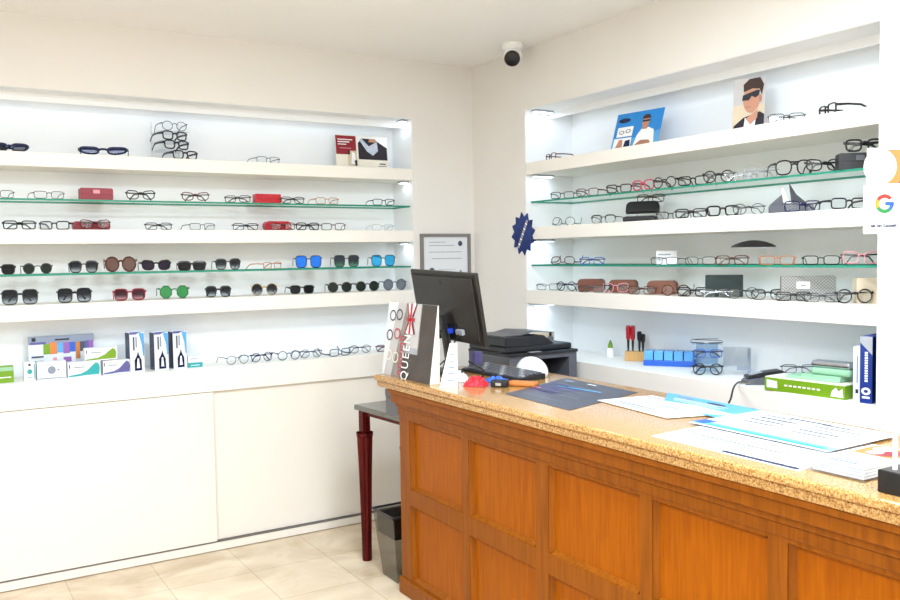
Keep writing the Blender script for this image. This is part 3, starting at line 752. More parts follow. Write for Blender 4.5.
# contact lens boxes on the left ledge
def carton(label, x, y, wd, dp, h, m, shapes, rz=0, z=LEDGE, group='contact lens cartons on the ledge'):
    o = thing('contact_lens_box', label, 'box', (x, y, z), rz, group)
    b = MB(); b.box(-wd/2, wd/2, -dp/2, dp/2, 0, h, m)
    bb = MB()
    flat(b, wd, h, shapes, y=-dp/2)
    b.build('carton', o, fix=False)
    return o
def swoosh(m): return [(m, [(.02, .04), (.30, .05), (.55, .10), (.78, .10), (.96, .10), (.98, .55), (.95, .82), (.86, .92), (.74, .70), (.60, .42), (.40, .22), (.02, .12)]), ('ink_light', rect(.20, .62, .50, .68)), ('ink_dark', rect(.04, .60, .07, .85))]
carton('green carton at the left frame edge on the ledge', -2.640, .08, .120, .05, .078, 'lime', [('light_green', rect(.02, .72, .98, .95)), ('white', rect(.3, .3, .9, .36))])
t = carton('wide white lens chart with a row of coloured swatches', -2.352, .19, .300, .03, .200, 'paper', [
    ('ink_light', rect(0, .80, 1, 1)), ('violet', rect(.02, .80, .26, .86)), ('ink_dark', rect(.05, .88, .11, .97)), ('ink_dark', rect(.40, .88, .62, .92)),
    ('lime', rect(.22, .55, .32, .80)), ('orange', rect(.32, .55, .43, .84)), ('sky_blue', rect(.43, .58, .52, .82)), ('purple', rect(.52, .55, .62, .82)), ('blue', rect(.62, .58, .71, .82)), ('orange_brown', rect(.71, .40, .78, .82)), ('ink', rect(.78, .58, .86, .82)), ('violet', rect(.86, .58, .92, .84)), ('purple', rect(.92, .58, .99, .84)),
    ('ink', rect(.04, .48, .22, .52)), ('ink', rect(.04, .36, .22, .40)), ('pink', rect(.36, .36, .42, .46)), ('purple', rect(.52, .34, .64, .46)), ('sky_blue', rect(.52, .02, .72, .16))], group=None)
carton('narrow white carton with a teal dot', -2.512, .075, .050, .05, .090, 'paper', [('teal', ell(.5, .50, .22, .13)), ('ink_dark', ell(.5, .86, .12, .06)), ('ink_light', rect(.3, .18, .7, .22)), ('teal', rect(.88, .1, .97, .9))])
carton('white carton printed with a grey circle', -2.416, .075, .128, .05, .086, 'paper', [('ink_light', ell(.5, .52, .14, .22)), ('ink_light', rect(.02, .04, .98, .09)), ('grey_light', rect(.30, .80, .5, .84)), ('ink', rect(.70, .48, .76, .54))])
carton('white carton with a turquoise swoosh', -2.270, .075, .150, .05, .074, 'paper', swoosh('teal'))
carton('white carton with a lime green swoosh atop two others', -2.190, .078, .150, .05, .062, 'paper', swoosh('lime'), z=LEDGE+.0745)
carton('white carton with a violet swoosh', -2.117, .080, .130, .05, .070, 'paper', swoosh('violet'))
def tall(lab, x, wd, h):
    o = carton(lab, x, .085, wd, .06, h, 'paper', [('violet', [(.0, .94), (.45, .94), (.62, .98), (1, 1), (0, 1)]), ('navy', [(.30, .04), (.80, .04), (.78, .30), (.62, .42), (.55, .52), (.48, .42), (.30, .30)]), ('white', [(.44, .10), (.66, .10), (.60, .34), (.50, .34)]),
        ('sky_blue', [(.62, .98), (.82, .70), (.90, .40), (.98, .40), (.98, .96)]), ('ink', rect(.22, .55, .32, .88)), ('ink_light', rect(.40, .62, .48, .88))], R(10), group='tall lens solution cartons')
    MB().box(-wd/2-.0006, -wd/2-.0001, -.028, .028, .004, h-.004, 'navy').build('side_panel', o)
tall('tall blue and white solution carton, leftmost of three', -2.022, .074, .205)
tall('tall blue and white solution carton, middle of three', -1.902, .074, .198)
tall('tall blue and white solution carton, rightmost of three', -1.808, .074, .198)
carton('low teal and white carton right of the tall cartons', -1.722, .09, .075, .04, .062, 'paper', [('teal', rect(0, 0, 1, .40)), ('white', rect(.2, .15, .8, .2)), ('ink_light', rect(.15, .7, .6, .75))])

# ------------------------------------------------------------------ wall items
mat('frame_grey', (128, 122, 118), .45)
t = thing('certificate', 'grey framed certificate hanging on the left wall near the corner', 'certificate', (-.214, -.001, 1.35))
f = MB(); fw_, fh_ = .352, .33
f.box(-fw_/2, fw_/2, -.018, 0, 0, .018, 'frame_grey').box(-fw_/2, fw_/2, -.018, 0, fh_-.018, fh_, 'frame_grey').box(-fw_/2, -fw_/2+.018, -.018, 0, .018, fh_-.018, 'frame_grey').box(fw_/2-.018, fw_/2, -.018, 0, .018, fh_-.018, 'frame_grey')
f.build('frame', t)
b = MB(); b.box(-.157, .157, -.008, -.001, .0185, fh_-.0185, 'paper')
flat(b, .314, fh_, [('ink_light', rect(.12, .78, .70, .79)), ('ink_light', rect(.12, .84, .50, .85)), ('ink_light', rect(.12, .66, .86, .67)), ('ink_light', rect(.18, .54, .86, .55)), ('ink', ell(.83, .82, .05, .05)), ('ink', ell(.18, .32, .06, .06)), ('ink_light', ell(.83, .28, .03, .05)), ('ink_light', rect(.32, .34, .72, .345)), ('ink_light', rect(.32, .26, .66, .265))], y=-.008)
b.build('certificate_sheet', t, fix=False)

t = thing('star_sticker', 'dark blue starburst sign with diagonal silver band on right wall', 'sign', (0, -.513, 1.665), R(-90))
pts = []
for k in range(24):
    a = 2*math.pi*(k+.5)/24; rr_ = .125 if k % 2 == 0 else .096
    pts.append((rr_*math.cos(a)*.90, 0, rr_*math.sin(a)))
MB().prism(pts, (0, -.004, 0), 'star_foil').build('starburst', t)
b = MB(); ca, sa = math.cos(R(60)), math.sin(R(60))
for i in range(11):
    u = -.085 + .0165*i
    q = [(u-.006, -.009), (u+.006, -.009), (u+.006, .009), (u-.006, .009)]
    b.poly([(x*ca - z*sa, -.0046, x*sa + z*ca) for x, z in q], 'ivory' if i % 2 else 'grey_light')
b.build('silver_band', t, fix=False)

t = thing('security_camera', 'white dome security camera under the ceiling near the corner', 'camera', (-.125, -.60, CZ), R(-40))
MB().lathe([(.058, 0), (.058, -.018), (.052, -.030), (.040, -.036)], (0, 0, 0), 'white', 24).build('mount', t, smooth=False)
b = MB(); pr = [(.001, .052)] + [(.052*math.sin(R(a)), .052*math.cos(R(a))) for a in range(15, 180, 15)] + [(.001, -.052)]
b.lathe(pr, (0, -.005, -.062), 'white', 24, axis='z'); b.build('ball_housing', t, smooth=True)
o = MB().lathe([(.043, 0), (.043, .014), (.036, .020), (.010, .022)], (0, 0, 0), 'black', 24, axis='z').build('lens', t, loc=(0, -.033, -.083), rot=(R(122), 0, 0), smooth=False)
MB().lathe([(.014, 0), (.014, .003)], (0, 0, .0222), 'ink_dark', 16).build('lens_glass', o)

# ------------------------------------------------------------------ wooden counter
CX0, CX1 = -1.155, -.470; CY0, CY1 = -4.30, -.890
t = thing('reception_counter', 'orange wooden panelled reception counter with speckled granite top', 'counter', (-.8, -2.6, 0))
def W(b, name, par=None, **k):
    b.v = [(x+.8, y+2.6, z) for x, y, z in b.v]
    return b.build(name, par or t, **k)
b = MB(); b.box(CX0, CX1, CY0, CY1, .974, 1.000, 'granite'); b.box(CX0+.010, CX1, CY0+.010, CY1-.010, .945, .974, 'granite')
W(b, 'granite_top', bevel=.007, seg=3)
FX = -1.100; EY = -1.035
b = MB()
for k, (z0, z1, o) in enumerate([(.925, .9445, .040), (.885, .925, .030), (.862, .885, .014), (.825, .862, .006)]):
    b.box(FX-o, -.55, CY0+.08, EY+o, z0, z1, 'wood_frame')
W(b, 'cornice_moulding', bevel=.004, seg=2)
b = MB(); b.box(FX-.012, -.56, CY0+.09, EY+.012, .0, .075, 'wood_frame'); W(b, 'plinth', bevel=.005)
ops = [(-1.125, -1.560), (-1.612, -2.055), (-2.125, -2.575), (-2.628, -3.040), (-3.100, -3.55), (-3.60, -4.12)]
zs = [(.085, .425), (.500, .812)]
fr = MB()
ys = [EY] + [y for o in ops for y in o] + [CY0+.10]
for i in range(0, len(ys), 2): fr.box(FX, FX+.04, ys[i+1], ys[i], .076, .8245, 'wood_frame')
for a, c in ops:
    for z0, z1 in ((.076, zs[0][0]), (zs[0][1], zs[1][0]), (zs[1][1], .8245)): fr.box(FX, FX+.04, c, a, z0, z1, 'wood_frame')
fr.box(FX+.04, -.57, EY-.03, EY, .076, .8245, 'wood_frame').box(-.60, -.57, CY0+.10, EY-.03, .076, .8245, 'wood_frame')
W(fr, 'carcass_frame')
for a, c in ops:
    for z0, z1 in zs:
        b = MB(); b.box(FX+.022, FX+.034, c+.0005, a-.0005, z0+.0005, z1-.0005, 'wood_panel')
        p = W(b, 'panel')
        m = MB(); e = .014
        for q in ((a-e, a-.0006, z0+.0006, z1-.0006), (c+.0006, c+e, z0+.0006, z1-.0006)): m.prism([(FX+.004, q[1] if q[1] > (a+c)/2 else q[0], q[2]), (FX+.0218, q[1], q[2]), (FX+.0218, q[0], q[2])], (0, 0, q[3]-q[2]), 'wood_frame')
        for zz, zf in ((z0+.0006, 1), (z1-.0006, -1)): m.prism([(FX+.004, c+e, zz), (FX+.0218, c+e, zz), (FX+.0218, c+e, zz+zf*e)], (0, a-c-2*e, 0), 'wood_frame')
        m.v = [(x+.8, y+2.6, z) for x, y, z in m.v]
        m.build('bead_moulding', p)

mat('table_gloss', (92, 92, 86), .06, spec=.9)
# side table, box, bin
t = thing('side_table', 'dark glossy side table with fluted mahogany legs beside the counter', 'table', (-.823, -.754, 0), R(4))
b = MB(); b.box(-.25, .25, -.245, .245, .775, .800, 'table_gloss'); b.build('table_top', t, bevel=.003)
b = MB()
for s in (-1, 1): b.box(-.21, .21, s*.205-.012, s*.205+.012, .748, .7745, 'wood_mahogany').box(s*.205-.012, s*.205+.012, -.20, .20, .7485, .774, 'wood_mahogany')
b.build('apron', t)
for sx in (-1, 1):
    for sy in (-1, 1):
        b = MB(); cx, cy = sx*.213, sy*.206
        b.box(cx-.021, cx+.021, cy-.021, cy+.021, .66, .7744, 'wood_mahogany')
        n = 16; prof = [(.024, 0), (.025, .02), (.028, .20), (.035, .48), (.041, .635), (.043, .645), (.043, .66)]
        vs_ = []; fs_ = []
        for r_, h in prof:
            for k in range(n*2):
                a = math.pi*k/n; q = r_*(1 - (.14 if k % 4 in (1, 2) and h > .02 and h < .64 else 0)); vs_.append((cx+q*math.cos(a), cy+q*math.sin(a), h))
        for i in range(len(prof)-1):
            for k in range(2*n): fs_.append((i*2*n+k, i*2*n+(k+1) % (2*n), (i+1)*2*n+(k+1) % (2*n), (i+1)*2*n+k))
        fs_.append(tuple(reversed(range(2*n))))
        b.add(vs_, fs_, 'wood_mahogany'); b.build('leg', t)
t = thing('storage_box', 'dark grey box standing on the side table under counter top', 'box', (-.94, -.935, .800))
MB().box(-.135, .135, -.085, .085, 0, .085, 'grey_plastic').build('box_body', t, bevel=.004)
MB().box(-.137, .137, -.087, .087, .0855, .120, 'grey_plastic').build('lid', t, bevel=.004)
t = thing('waste_bin', 'translucent dark grey waste bin with black liner on the floor', 'bin', (-.978, -.862, 0))
def frust(b, w0, d0, w1, d1, z0, z1, m, th=0):
    v = [(-w0,-d0,z0),(w0,-d0,z0),(w0,d0,z0),(-w0,d0,z0),(-w1,-d1,z1),(w1,-d1,z1),(w1,d1,z1),(-w1,d1,z1)]
    b.add(v, [(0,1,5,4),(1,2,6,5),(2,3,7,6),(3,0,4,7)], m)
b = MB(); frust(b, .095, .075, .130, .106, .001, .330, 'smoke'); b.add([(-.095,-.075,.001),(.095,-.075,.001),(.095,.075,.001),(-.095,.075,.001)], [(0,1,2,3)], 'smoke')
b.build('shell', t, fix=False)
b = MB()
for s in (-1, 1): b.box(-.133, .133, s*.1065-.003, s*.1065+.003, .322, .331, 'black_plastic').box(s*.1305-.003, s*.1305+.003, -.103, .103, .322, .331, 'black_plastic')
b.build('rim', t)
b = MB(); g = 10; vs_ = []
for i in range(g+1):
    for j in range(g+1):
        u, v = i/g*2-1, j/g*2-1; e = max(abs(u), abs(v))
        vs_.append((u*.118, v*.094, .20 + .11*e**3 + rnd.uniform(-.016, .016)*(1-e**4)))
b.add(vs_, [(i*(g+1)+j, (i+1)*(g+1)+j, (i+1)*(g+1)+j+1, i*(g+1)+j+1) for i in range(g) for j in range(g)], 'bag_dark'); frust(b, .112, .089, .118, .094, .215, .305, 'bag_dark')
b.build('bin_liner', t, fix=False)

# ------------------------------------------------------------------ things on the counter
TOP = 1.0005
# display card
mat('card_red', (186, 60, 76), .5)
o = thing('display_card', 'standing QUEEN display card with union jack and eyeglasses photo on counter', 'display card', (-1.112, -1.115, TOP), R(-90))
cw, ch, lean = .445, .335, .046
b = MB(); v = [(-cw/2, 0, 0), (cw/2, 0, 0), (cw/2, .050, 0), (-cw/2, .050, 0), (-cw/2, lean, ch), (cw/2, lean, ch), (cw/2, .050, ch), (-cw/2, .050, ch)]
b.add(v, [(3,2,1,0), (4,5,6,7), (1,2,6,5), (2,3,7,6), (3,0,4,7)], 'ivory')
def cp(u, vv, k): return ((u-.5)*cw, vv*lean - .0004*(k+1), vv*ch)
b.add([cp(0,0,-1), cp(1,0,-1), cp(1,1,-1), cp(0,1,-1)], [(0,1,2,3)], 'card_photo')
k = 0
def cshape(m, pts):
    global k
    k += 1; b.poly([cp(u, q, k) for u, q in pts], m)
cshape('paper', [(0, .0), (.04, 0), (.22, 1), (0, 1)]); cshape('photo_grey', [(.04, 0), (.20, 0), (.40, 1), (.22, 1)])
cshape('photo_grey', rect(.46, .40, .70, 1)); cshape('grey_light', rect(.40, .34, .70, .42)); cshape('card_dark', rect(.40, .0, .72, .34)); cshape('card_dark', rect(.72, 0, 1, 1))
for cu_, cv_, m_ in ((.13, .82, 'ink_dark'), (.27, .84, 'ink_dark'), (.10, .55, 'ink_dark'), (.26, .58, 'red'), (.12, .28, 'ivory'), (.27, .26, 'ivory')):
    n = 22
    for q in range(n):
        a0, a1 = 2*math.pi*q/n, 2*math.pi*(q+1)/n
        b.poly([cp(cu_+.065*math.cos(a)*s_, cv_+.075*math.sin(a)*s_, 9) for a, s_ in ((a0, .78), (a0, 1), (a1, 1), (a1, .78))], m_)
# hourglass flag
b.poly([cp(u, q, 10) for u, q in [(.42, 1.0), (.62, 1.0), (.55, .79), (.63, .60), (.41, .60), (.48, .79)]], 'navy')
b.poly([cp(u, q, 11) for u, q in [(.44, 1.0), (.60, 1.0), (.535, .79), (.60, .60), (.44, .60), (.495, .79)]], 'white')
b.poly([cp(u, q, 12) for u, q in rect(.495, .60, .535, 1.0)], 'red'); b.poly([cp(u, q, 12) for u, q in rect(.44, .765, .60, .81)], 'red')
for sgn in (-1, 1):
    for e in (-1, 1): b.poly([cp(.515+sgn*u, .79+e*q, 12) for u, q in ((.028, .03), (.095, .19), (.078, .19), (.022, .05))], 'red')
for q in range(6):
    v0 = .04 + q*.092
    b.poly([cp(u, z, 11) for u, z in rect(.35, v0, .43, v0+.062)], 'card_red'); b.poly([cp(u, z, 12) for u, z in rect(.375, v0+.018, .43, v0+.044)], 'card_photo')
b.build('printed_card', o, fix=False)
ang = math.atan2(lean, ch)
tx = text('lettering', 'QUEEN', .085, 'white', o, (0, 0, 0), (0, 0, 0), spacing=1.25, sx=.64)
# stand the word up, reading bottom to top
tx.rotation_euler = (Matrix.Rotation(-ang, 3, 'X') @ Matrix.Rotation(R(90), 3, 'X') @ Matrix.Rotation(R(90), 3, 'Z')).to_euler()
tx.location = (.0, .285*lean-.0056, .285*ch)

t = thing('tent_card', 'small white folded tent card right of the QUEEN display card', 'card', (-1.085, -1.452, TOP), R(-37))
b = MB(); v = [(-.040, -.012, 0), (.036, -.012, 0), (.036, .030, 0), (-.040, .030, 0), (.004, .008, .185), (.034, .008, .185), (.034, .010, .185), (.004, .010, .185)]
b.add(v, [(3,2,1,0),(4,5,6,7),(0,1,5,4),(1,2,6,5),(2,3,7,6),(3,0,4,7)], 'paper')
for q in range(5):
    h = .03+q*.026; b.poly([(-.012+h*.12, -.0125+h*.108-.0006, h), (.022, -.0125+h*.108-.0006, h), (.022, -.0125+(h+.006)*.108-.0006, h+.006), (-.012+h*.12, -.0125+(h+.006)*.108-.0006, h+.006)], 'ink_light')
b.build('folded_card', t)

# monitor (back towards the room)
t = thing('computer_monitor', 'black flat computer monitor seen from behind on the counter', 'monitor', (-.854, -1.056, TOP), R(-90))
ax = Vector((-.016, .99987, 0)); nn = Vector((ax.y, -ax.x, 0)); upv = Vector((0,0,1))*math.cos(.185) - nn*math.sin(.185)
a2 = ax*math.cos(.029) + upv*math.sin(.029); u2 = -ax*math.sin(.029) + upv*math.cos(.029); n2 = a2.cross(u2)   # a2 along +y, u2 up, n2 to the screen side
Rot = Matrix((a2, u2, n2)).transposed(); Rl = Matrix.Rotation(R(90), 3, 'Z') @ Rot
cen = Matrix.Rotation(R(90), 3, 'Z') @ Vector((0, 0, 1.312-TOP))
def scr(b, name, par, **k):
    b.v = [tuple(Rl @ Vector(v) + cen) for v in b.v]; return b.build(name, par, **k)
b = MB(); b.box(-.2805, .2805, -.1665, .1665, 0, .018, 'monitor_back'); b.box(-.255, .255, -.145, .145, -.012, .0, 'monitor_back'); scr(b, 'housing', t, bevel=.004)
b = MB(); b.box(-.265, .265, -.150, .152, .0182, .0190, 'black'); scr(b, 'screen', t)
b = MB(); b.prism([(.012*math.cos(a*math.pi/8)+.0, .115+.010*math.sin(a*math.pi/8), -.0122) for a in range(16)], (0, 0, -.0008), 'black_matte'); scr(b, 'round_badge', t)
b = MB(); b.box(-.09, .09, -.150, -.075, -.0135, -.0122, 'black_matte'); scr(b, 'port_recess', t)
b = MB(); b.tube([(0, 0, .018), (0, .012, .06), (0, -.002, .16), (0, -.030, .27)], .035, .012, 'black_plastic', n=10, up=(1,0,0)); b.build('stand_neck', t)
b = MB(); b.lathe([(.115, 0), (.115, .006), (.100, .014), (.040, .018)], (0, 0, 0), 'black_plastic', 28); o_ = b.build('stand_base', t); o_.scale = (1, .60, 1)
def mon(u, v, d): return Matrix.Rotation(R(-90), 3, 'Z') @ (Rl @ Vector((u, v, d)) + cen) + Vector((-.854, -1.056, TOP))
def cable(label, pts, r, m, plug=None, plug_m=None, cat='cable', group='cables behind the monitor'):
    o = thing('cable', label, cat, pts[-1], group=group); c = Vector(pts[-1])
    P = [Vector(p) for p in pts]; out = []
    for i in range(len(P)-1):
        p0 = P[max(i-1, 0)]; p1 = P[i]; p2 = P[i+1]; p3 = P[min(i+2, len(P)-1)]
        for s in range(5):
            q = s/5; out.append(.5*((2*p1) + (p2-p0)*q + (2*p0-5*p1+4*p2-p3)*q*q + (3*p1-p0-3*p2+p3)*q**3))
    out.append(P[-1])
    b = MB(); b.tube([p-c for p in out], r, r, m, n=7); b.build('cord', o)
    if plug:
        b = MB(); b.box(-plug[0]/2, plug[0]/2, -plug[1]/2, plug[1]/2, -plug[2]/2, plug[2]/2, plug_m); b.build('plug', o, loc=P[0]-c, rot=(0, R(-12), R(4)), bevel=.003)
    return o
cable('black monitor cable with a blue plug', [mon(-.015, -.110, -.026), mon(.035, -.115, -.055), mon(.075, -.16, -.06), (-.93, -.99, 1.07), (-.90, -.93, TOP+.004)], .0045, 'black', (.022, .075, .022), 'bright_blue')
cable('pale cable with a white plug behind the monitor', [mon(-.125, -.108, -.024), mon(-.105, -.150, -.05), mon(-.06, -.21, -.05), (-.945, -1.10, 1.03), (-.92, -1.02, TOP+.004)], .0038, 'black', (.018, .050, .026), 'grey_light')
cable('thick black power cord looping below the monitor', [mon(.09, -.150, -.022), mon(.08, -.20, -.06), (-1.0, -1.02, 1.06), (-.98, -1.12, 1.012), (-.96, -1.20, 1.02), (-.95, -1.10, TOP+.005)], .005, 'black', (.02, .04, .02), 'black')
cable('thin black cord curling beside the keyboard', [(-.865, -1.26, 1.075), (-.845, -1.30, 1.055), (-.825, -1.275, 1.05), (-.815, -1.31, 1.03), (-.84, -1.33, TOP+.004)], .0035, 'black')

# keyboard
t = thing('keyboard', 'black computer keyboard lying on the counter behind the monitor', 'keyboard', (-.695, -1.275, TOP), R(-90))
b = MB(); b.prism([(-.225, -.075, 0), (-.225, .075, 0), (-.225, .075, .026), (-.225, -.075, .012)], (.45, 0, 0), 'black_plastic'); b.build('case', t, bevel=.003)
for kk in range(6):
    b = MB(); y0 = -.066 + kk*.0225; zb = .012 + (y0+.075)/.15*.014 + .0006
    nk = 15
    for i in range(nk):
        x0 = -.216 + i*.0288
        if kk == 0 and 4 < i < 10:
            continue
        b.box(x0, x0+.0245, y0, y0+.0185, zb+.0008, zb+.0075, 'grey_plastic' if (i+kk) % 5 else 'grey_light')
    if kk == 0: b.box(-.216+5*.0288, -.216+9.85*.0288, y0, y0+.0185, zb+.0008, zb+.0075, 'grey_plastic')
    b.build('key_row', t)
t = thing('white_dome', 'white dome-shaped object behind the right end of keyboard', 'dome', (-.580, -1.350, TOP))
b = MB(); pr = [(1.0, 0), (1.0, .15)] + [(math.cos(R(a)), .15+.85*math.sin(R(a))) for a in range(10, 90, 10)] + [(.02, 1.0)]
b.lathe(pr, (0, 0, 0), 'white', 28); o_ = b.build('dome_shell', t, smooth=True); o_.scale = (.055, .098, .082)
t = thing('purple_box', 'small violet box beneath the right edge of the monitor', 'box', (-.630, -.965, TOP))
MB().box(-.022, .022, -.022, .022, 0, .075, 'violet').build('box_body', t, bevel=.003)

def blob(name, label, cat, loc, rz, sx, sy, sz, m, seed, part, sharp=.5):
    o = thing(name, label, cat, loc, rz); q = random.Random(seed); b = MB(); g = 12; vs_ = []
    for i in range(g+1):
        for j in range(g+1):
            u, v = i/g*2-1, j/g*2-1; e = max(abs(u), abs(v))
            vs_.append((u*sx/2*(1-.12*v*v), v*sy/2*(1-.10*u*u), .001 if e > .99 else sz*(1-e**2.2)**sharp*(.35+.65*q.random())))
    n0 = len(vs_)
    b.add(vs_, [(i*(g+1)+j, (i+1)*(g+1)+j, (i+1)*(g+1)+j+1, i*(g+1)+j+1) for i in range(g) for j in range(g)], m)
    b.build(part, o, fix=False)
    return o
blob('cloth', 'crumpled red dotted cleaning cloth beside the small tent card', 'cloth', (-.965, -1.470, TOP), R(-50), .105, .085, .046, 'red_dots', 3, 'fabric', .9)
blob('tissue', 'crumpled white tissue behind the red cloth', 'tissue', (-.965, -1.315, TOP), R(-50), .11, .075, .050, 'paper', 5, 'tissue_sheet')
blob('cloth', 'blue cleaning cloth in front of the keyboard', 'cloth', (-.835, -1.435, TOP), R(-60), .110, .060, .030, 'blue', 9, 'fabric', .8)
t = thing('wallet', 'small dark wallet with metal clasp right of the red cloth', 'wallet', (-.905, -1.560, TOP), R(-50))
MB().box(-.035, .035, -.025, .025, 0, .028, 'black_matte').build('body', t, bevel=.006); MB().box(-.012, .012, -.027, -.0252, .008, .020, 'silver').build('clasp', t)
t = thing('glasses_pouch', 'tan brown leather glasses pouch beside the dark printed mat', 'pouch', (-.815, -1.600, TOP), R(-60))
b = MB(); b.box(-.062, .062, -.028, .028, 0, .020, 'orange_brown'); b.build('pouch_body', t, bevel=.009, seg=3)
MB().box(-.0645, -.0605, -.020, .020, .002, .017, 'red').build('red_tip', t)

# papers
def sheet(name, label, cat, pts, z, m, shapes, th=.0008, group='papers on the counter'):
    """pts: four corners p00 p10 p11 p01 on the counter; shapes in the sheet's own 0..1 frame"""
    c = sum((Vector((x, y, 0)) for x, y in pts), Vector())/4
    o = thing(name, label, cat, (c.x, c.y, z), group=group)
    def bl(u, v, h):
        p = [Vector((x, y, 0))-c for x, y in pts]
        q = p[0]*(1-u)*(1-v) + p[1]*u*(1-v) + p[2]*u*v + p[3]*(1-u)*v
        return (q.x, q.y, h)
    b = MB(); b.prism([bl(0,0,0), bl(1,0,0), bl(1,1,0), bl(0,1,0)], (0,0,th), m)
    b2 = MB(); b2.v = list(b.v); b2.f = list(b.f); b2.m = list(b.m); b2.mats = list(b.mats)
    for k, (mm, pl) in enumerate(shapes):
        b2.poly([bl(u, v, th+.0005*(k % 3+1)) for u, v in pl], mm)
    b2.build('printed_sheet', o)
    return o
def lines(m, u0, u1, v0, n, dv, h=.026, jit=.25, seed=1):
    q = random.Random(seed); return [(m, rect(u0, v0+i*dv, u1-(u1-u0)*jit*q.random(), v0+i*dv+h)) for i in range(n)]
sheet('desk_mat', 'large dark slate printed mat on counter in front of printer', 'mat', [(-.993, -1.721), (-1.020, -2.150), (-.560, -2.010), (-.530, -1.530)], TOP, 'menu_slate',
      lines('violet', .05, .55, .30, 9, .05, .018, .5, 3) + lines('ink_light', .10, .80, .16, 4, .19, .010, .4, 4) + [('ink_light', rect(.08, .86, .22, .93)), ('white', rect(.40, .90, .52, .93)), ('pink', rect(.02, .40, .12, .46)), ('sky_blue', [(.2, .62), (.75, .70), (.75, .73), (.2, .66)])], .0012)
sheet('brochure', 'white brochure page overlapping the right end of dark mat', 'brochure', [(-.815, -2.06), (-.865, -2.46), (-.620, -2.53), (-.575, -2.10)], TOP+.0025, 'paper',
      lines('ink', .10, .90, .06, 3, .08, .024, .4, 5) + lines('ink_light', .10, .9, .30, 6, .09, .024, .5, 6) + [('pink', rect(.0, .86, .3, .93))])
sheet('brochure', 'pale blue brochure page near the far edge of counter', 'brochure', [(-.705, -2.28), (-.745, -2.66), (-.510, -2.58), (-.490, -2.10)], TOP+.0045, 'sky_blue',
      [('paper', [(0, 0), (.5, 0), (.9, .35), (.4, .45), (0, .3)]), ('ink', ell(.55, .78, .10, .07)), ('ink_light', ell(.22, .82, .09, .06))] + lines('white', .1, .7, .5, 4, .06, .02, .3, 7))
sheet('price_list', 'white price list with ruled lines near counter front edge', 'paper', [(-1.092, -2.620), (-1.098, -3.130), (-.850, -3.090), (-.850, -2.600)], TOP, 'paper',
      lines('ink', .08, .78, .26, 5, .12, .022, .3, 8) + [('navy', rect(.50, .03, .98, .10)), ('ink', rect(.1, .12, .4, .15)), ('yellow', rect(.20, .50, .70, .52)), ('red', rect(.15, .74, .6, .755))])
sheet('brochure', 'large white brochure with turquoise band across the counter', 'brochure', [(-.870, -2.560), (-.880, -3.060), (-.530, -3.050), (-.520, -2.560)], TOP+.0065, 'paper',
      [('aqua', rect(.0, .03, 1, .15)), ('blue', rect(.0, .05, .10, .22)), ('teal', rect(.12, .05, .95, .075))] + lines('ink', .15, .45, .45, 4, .12, .03, .4, 9) + lines('ink', .55, .9, .40, 5, .11, .022, .5, 10) + [('ink', rect(.30, .86, .6, .90))])
t = thing('leaflet_tray', 'clear acrylic tray of white leaflets near the right frame edge', 'tray', (-.935, -3.205, TOP))
b = MB(); b.box(-.135, .135, -.075, .075, 0, .003, 'acrylic')
b.build('tray_floor', t)
MB().box(-.135, -.132, -.075, .075, .0032, .045, 'acrylic').build('front_wall', t); MB().box(-.1318, .1318, .072, .075, .0032, .045, 'acrylic').build('side_wall', t)
for i in range(4):
    o = thing('leaflet', f'white leaflet, {["bottom", "second lowest", "second highest", "topmost with red picture"][i]} in the acrylic tray', 'leaflet', (-.932+i*.002, -3.207, TOP+.0035+i*.0075), group='leaflets in the acrylic tray')
    b = MB(); b.box(-.125, .125, -.068, .068, 0, .006, 'paper')
    if i == 3:
        q = []
        for m_, pl in [('orange', rect(.52, .1, .98, .95)), ('crimson', ell(.72, .62, .16, .24)), ('pink', ell(.66, .42, .10, .16)), ('ivory', ell(.84, .38, .10, .18)), ('ink_light', rect(.06, .2, .10, .8)), ('ink_light', rect(.14, .2, .18, .7))]:
            q.append((m_, pl))
        for kq, (m_, pl) in enumerate(q): b.poly([((u-.5)*.25, (.5-v)*.136, .0062+.0002*kq) for u, v in pl], m_)
    b.build('printed_sheet', o)
# review sign stand
t = thing('sign_stand', 'black based sign stand at the right edge of the counter', 'sign stand', (-1.045, -3.405, TOP))
MB().box(-.065, .065, -.085, .063, 0, .052, 'black').build('base', t, bevel=.003)
MB().box(-.044, -.036, .0328, .0400, .0525, .770, 'white').build('upright', t)
s = MB(); s.box(-.046, .046, -.002, .002, 0, .105, 'white'); s_ = s.build('sign_card', t, loc=(-.075, .048, .582), rot=(0, 0, R(-30)), bevel=.0015)
lg = MB()
def arc(a0, a1, r0, r1, m, n=10):
    for i in range(n):
        x, y = R(a0+(a1-a0)*i/n), R(a0+(a1-a0)*(i+1)/n)
        lg.poly([(q*math.cos(w), 0, q*math.sin(w)) for q, w in ((r0, x), (r1, x), (r1, y), (r0, y))], m)
arc(38, 150, .0125, .021, 'g_red'); arc(150, 208, .0125, .021, 'g_yellow'); arc(208, 312, .0125, .021, 'g_green'); arc(312, 360, .0125, .021, 'g_blue')
lg.poly([(.001, 0, -.0042), (.021, 0, -.0042), (.021, 0, .0042), (.001, 0, .0042)], 'g_blue')
lg.build('logo', s_, loc=(0, -.0026, .066), fix=False)
text('lettering', 'us on Google', .0112, 'ink', s_, (0, -.0027, .018), (R(90), 0, 0), depth=.0003, weight=.0005)
s = MB(); s.box(-.048, .048, -.002, .002, 0, .082, 'white'); d_ = s.build('picture_card', t, loc=(-.067, .0435, .688), rot=(0, 0, R(-30)), bevel=.0015)
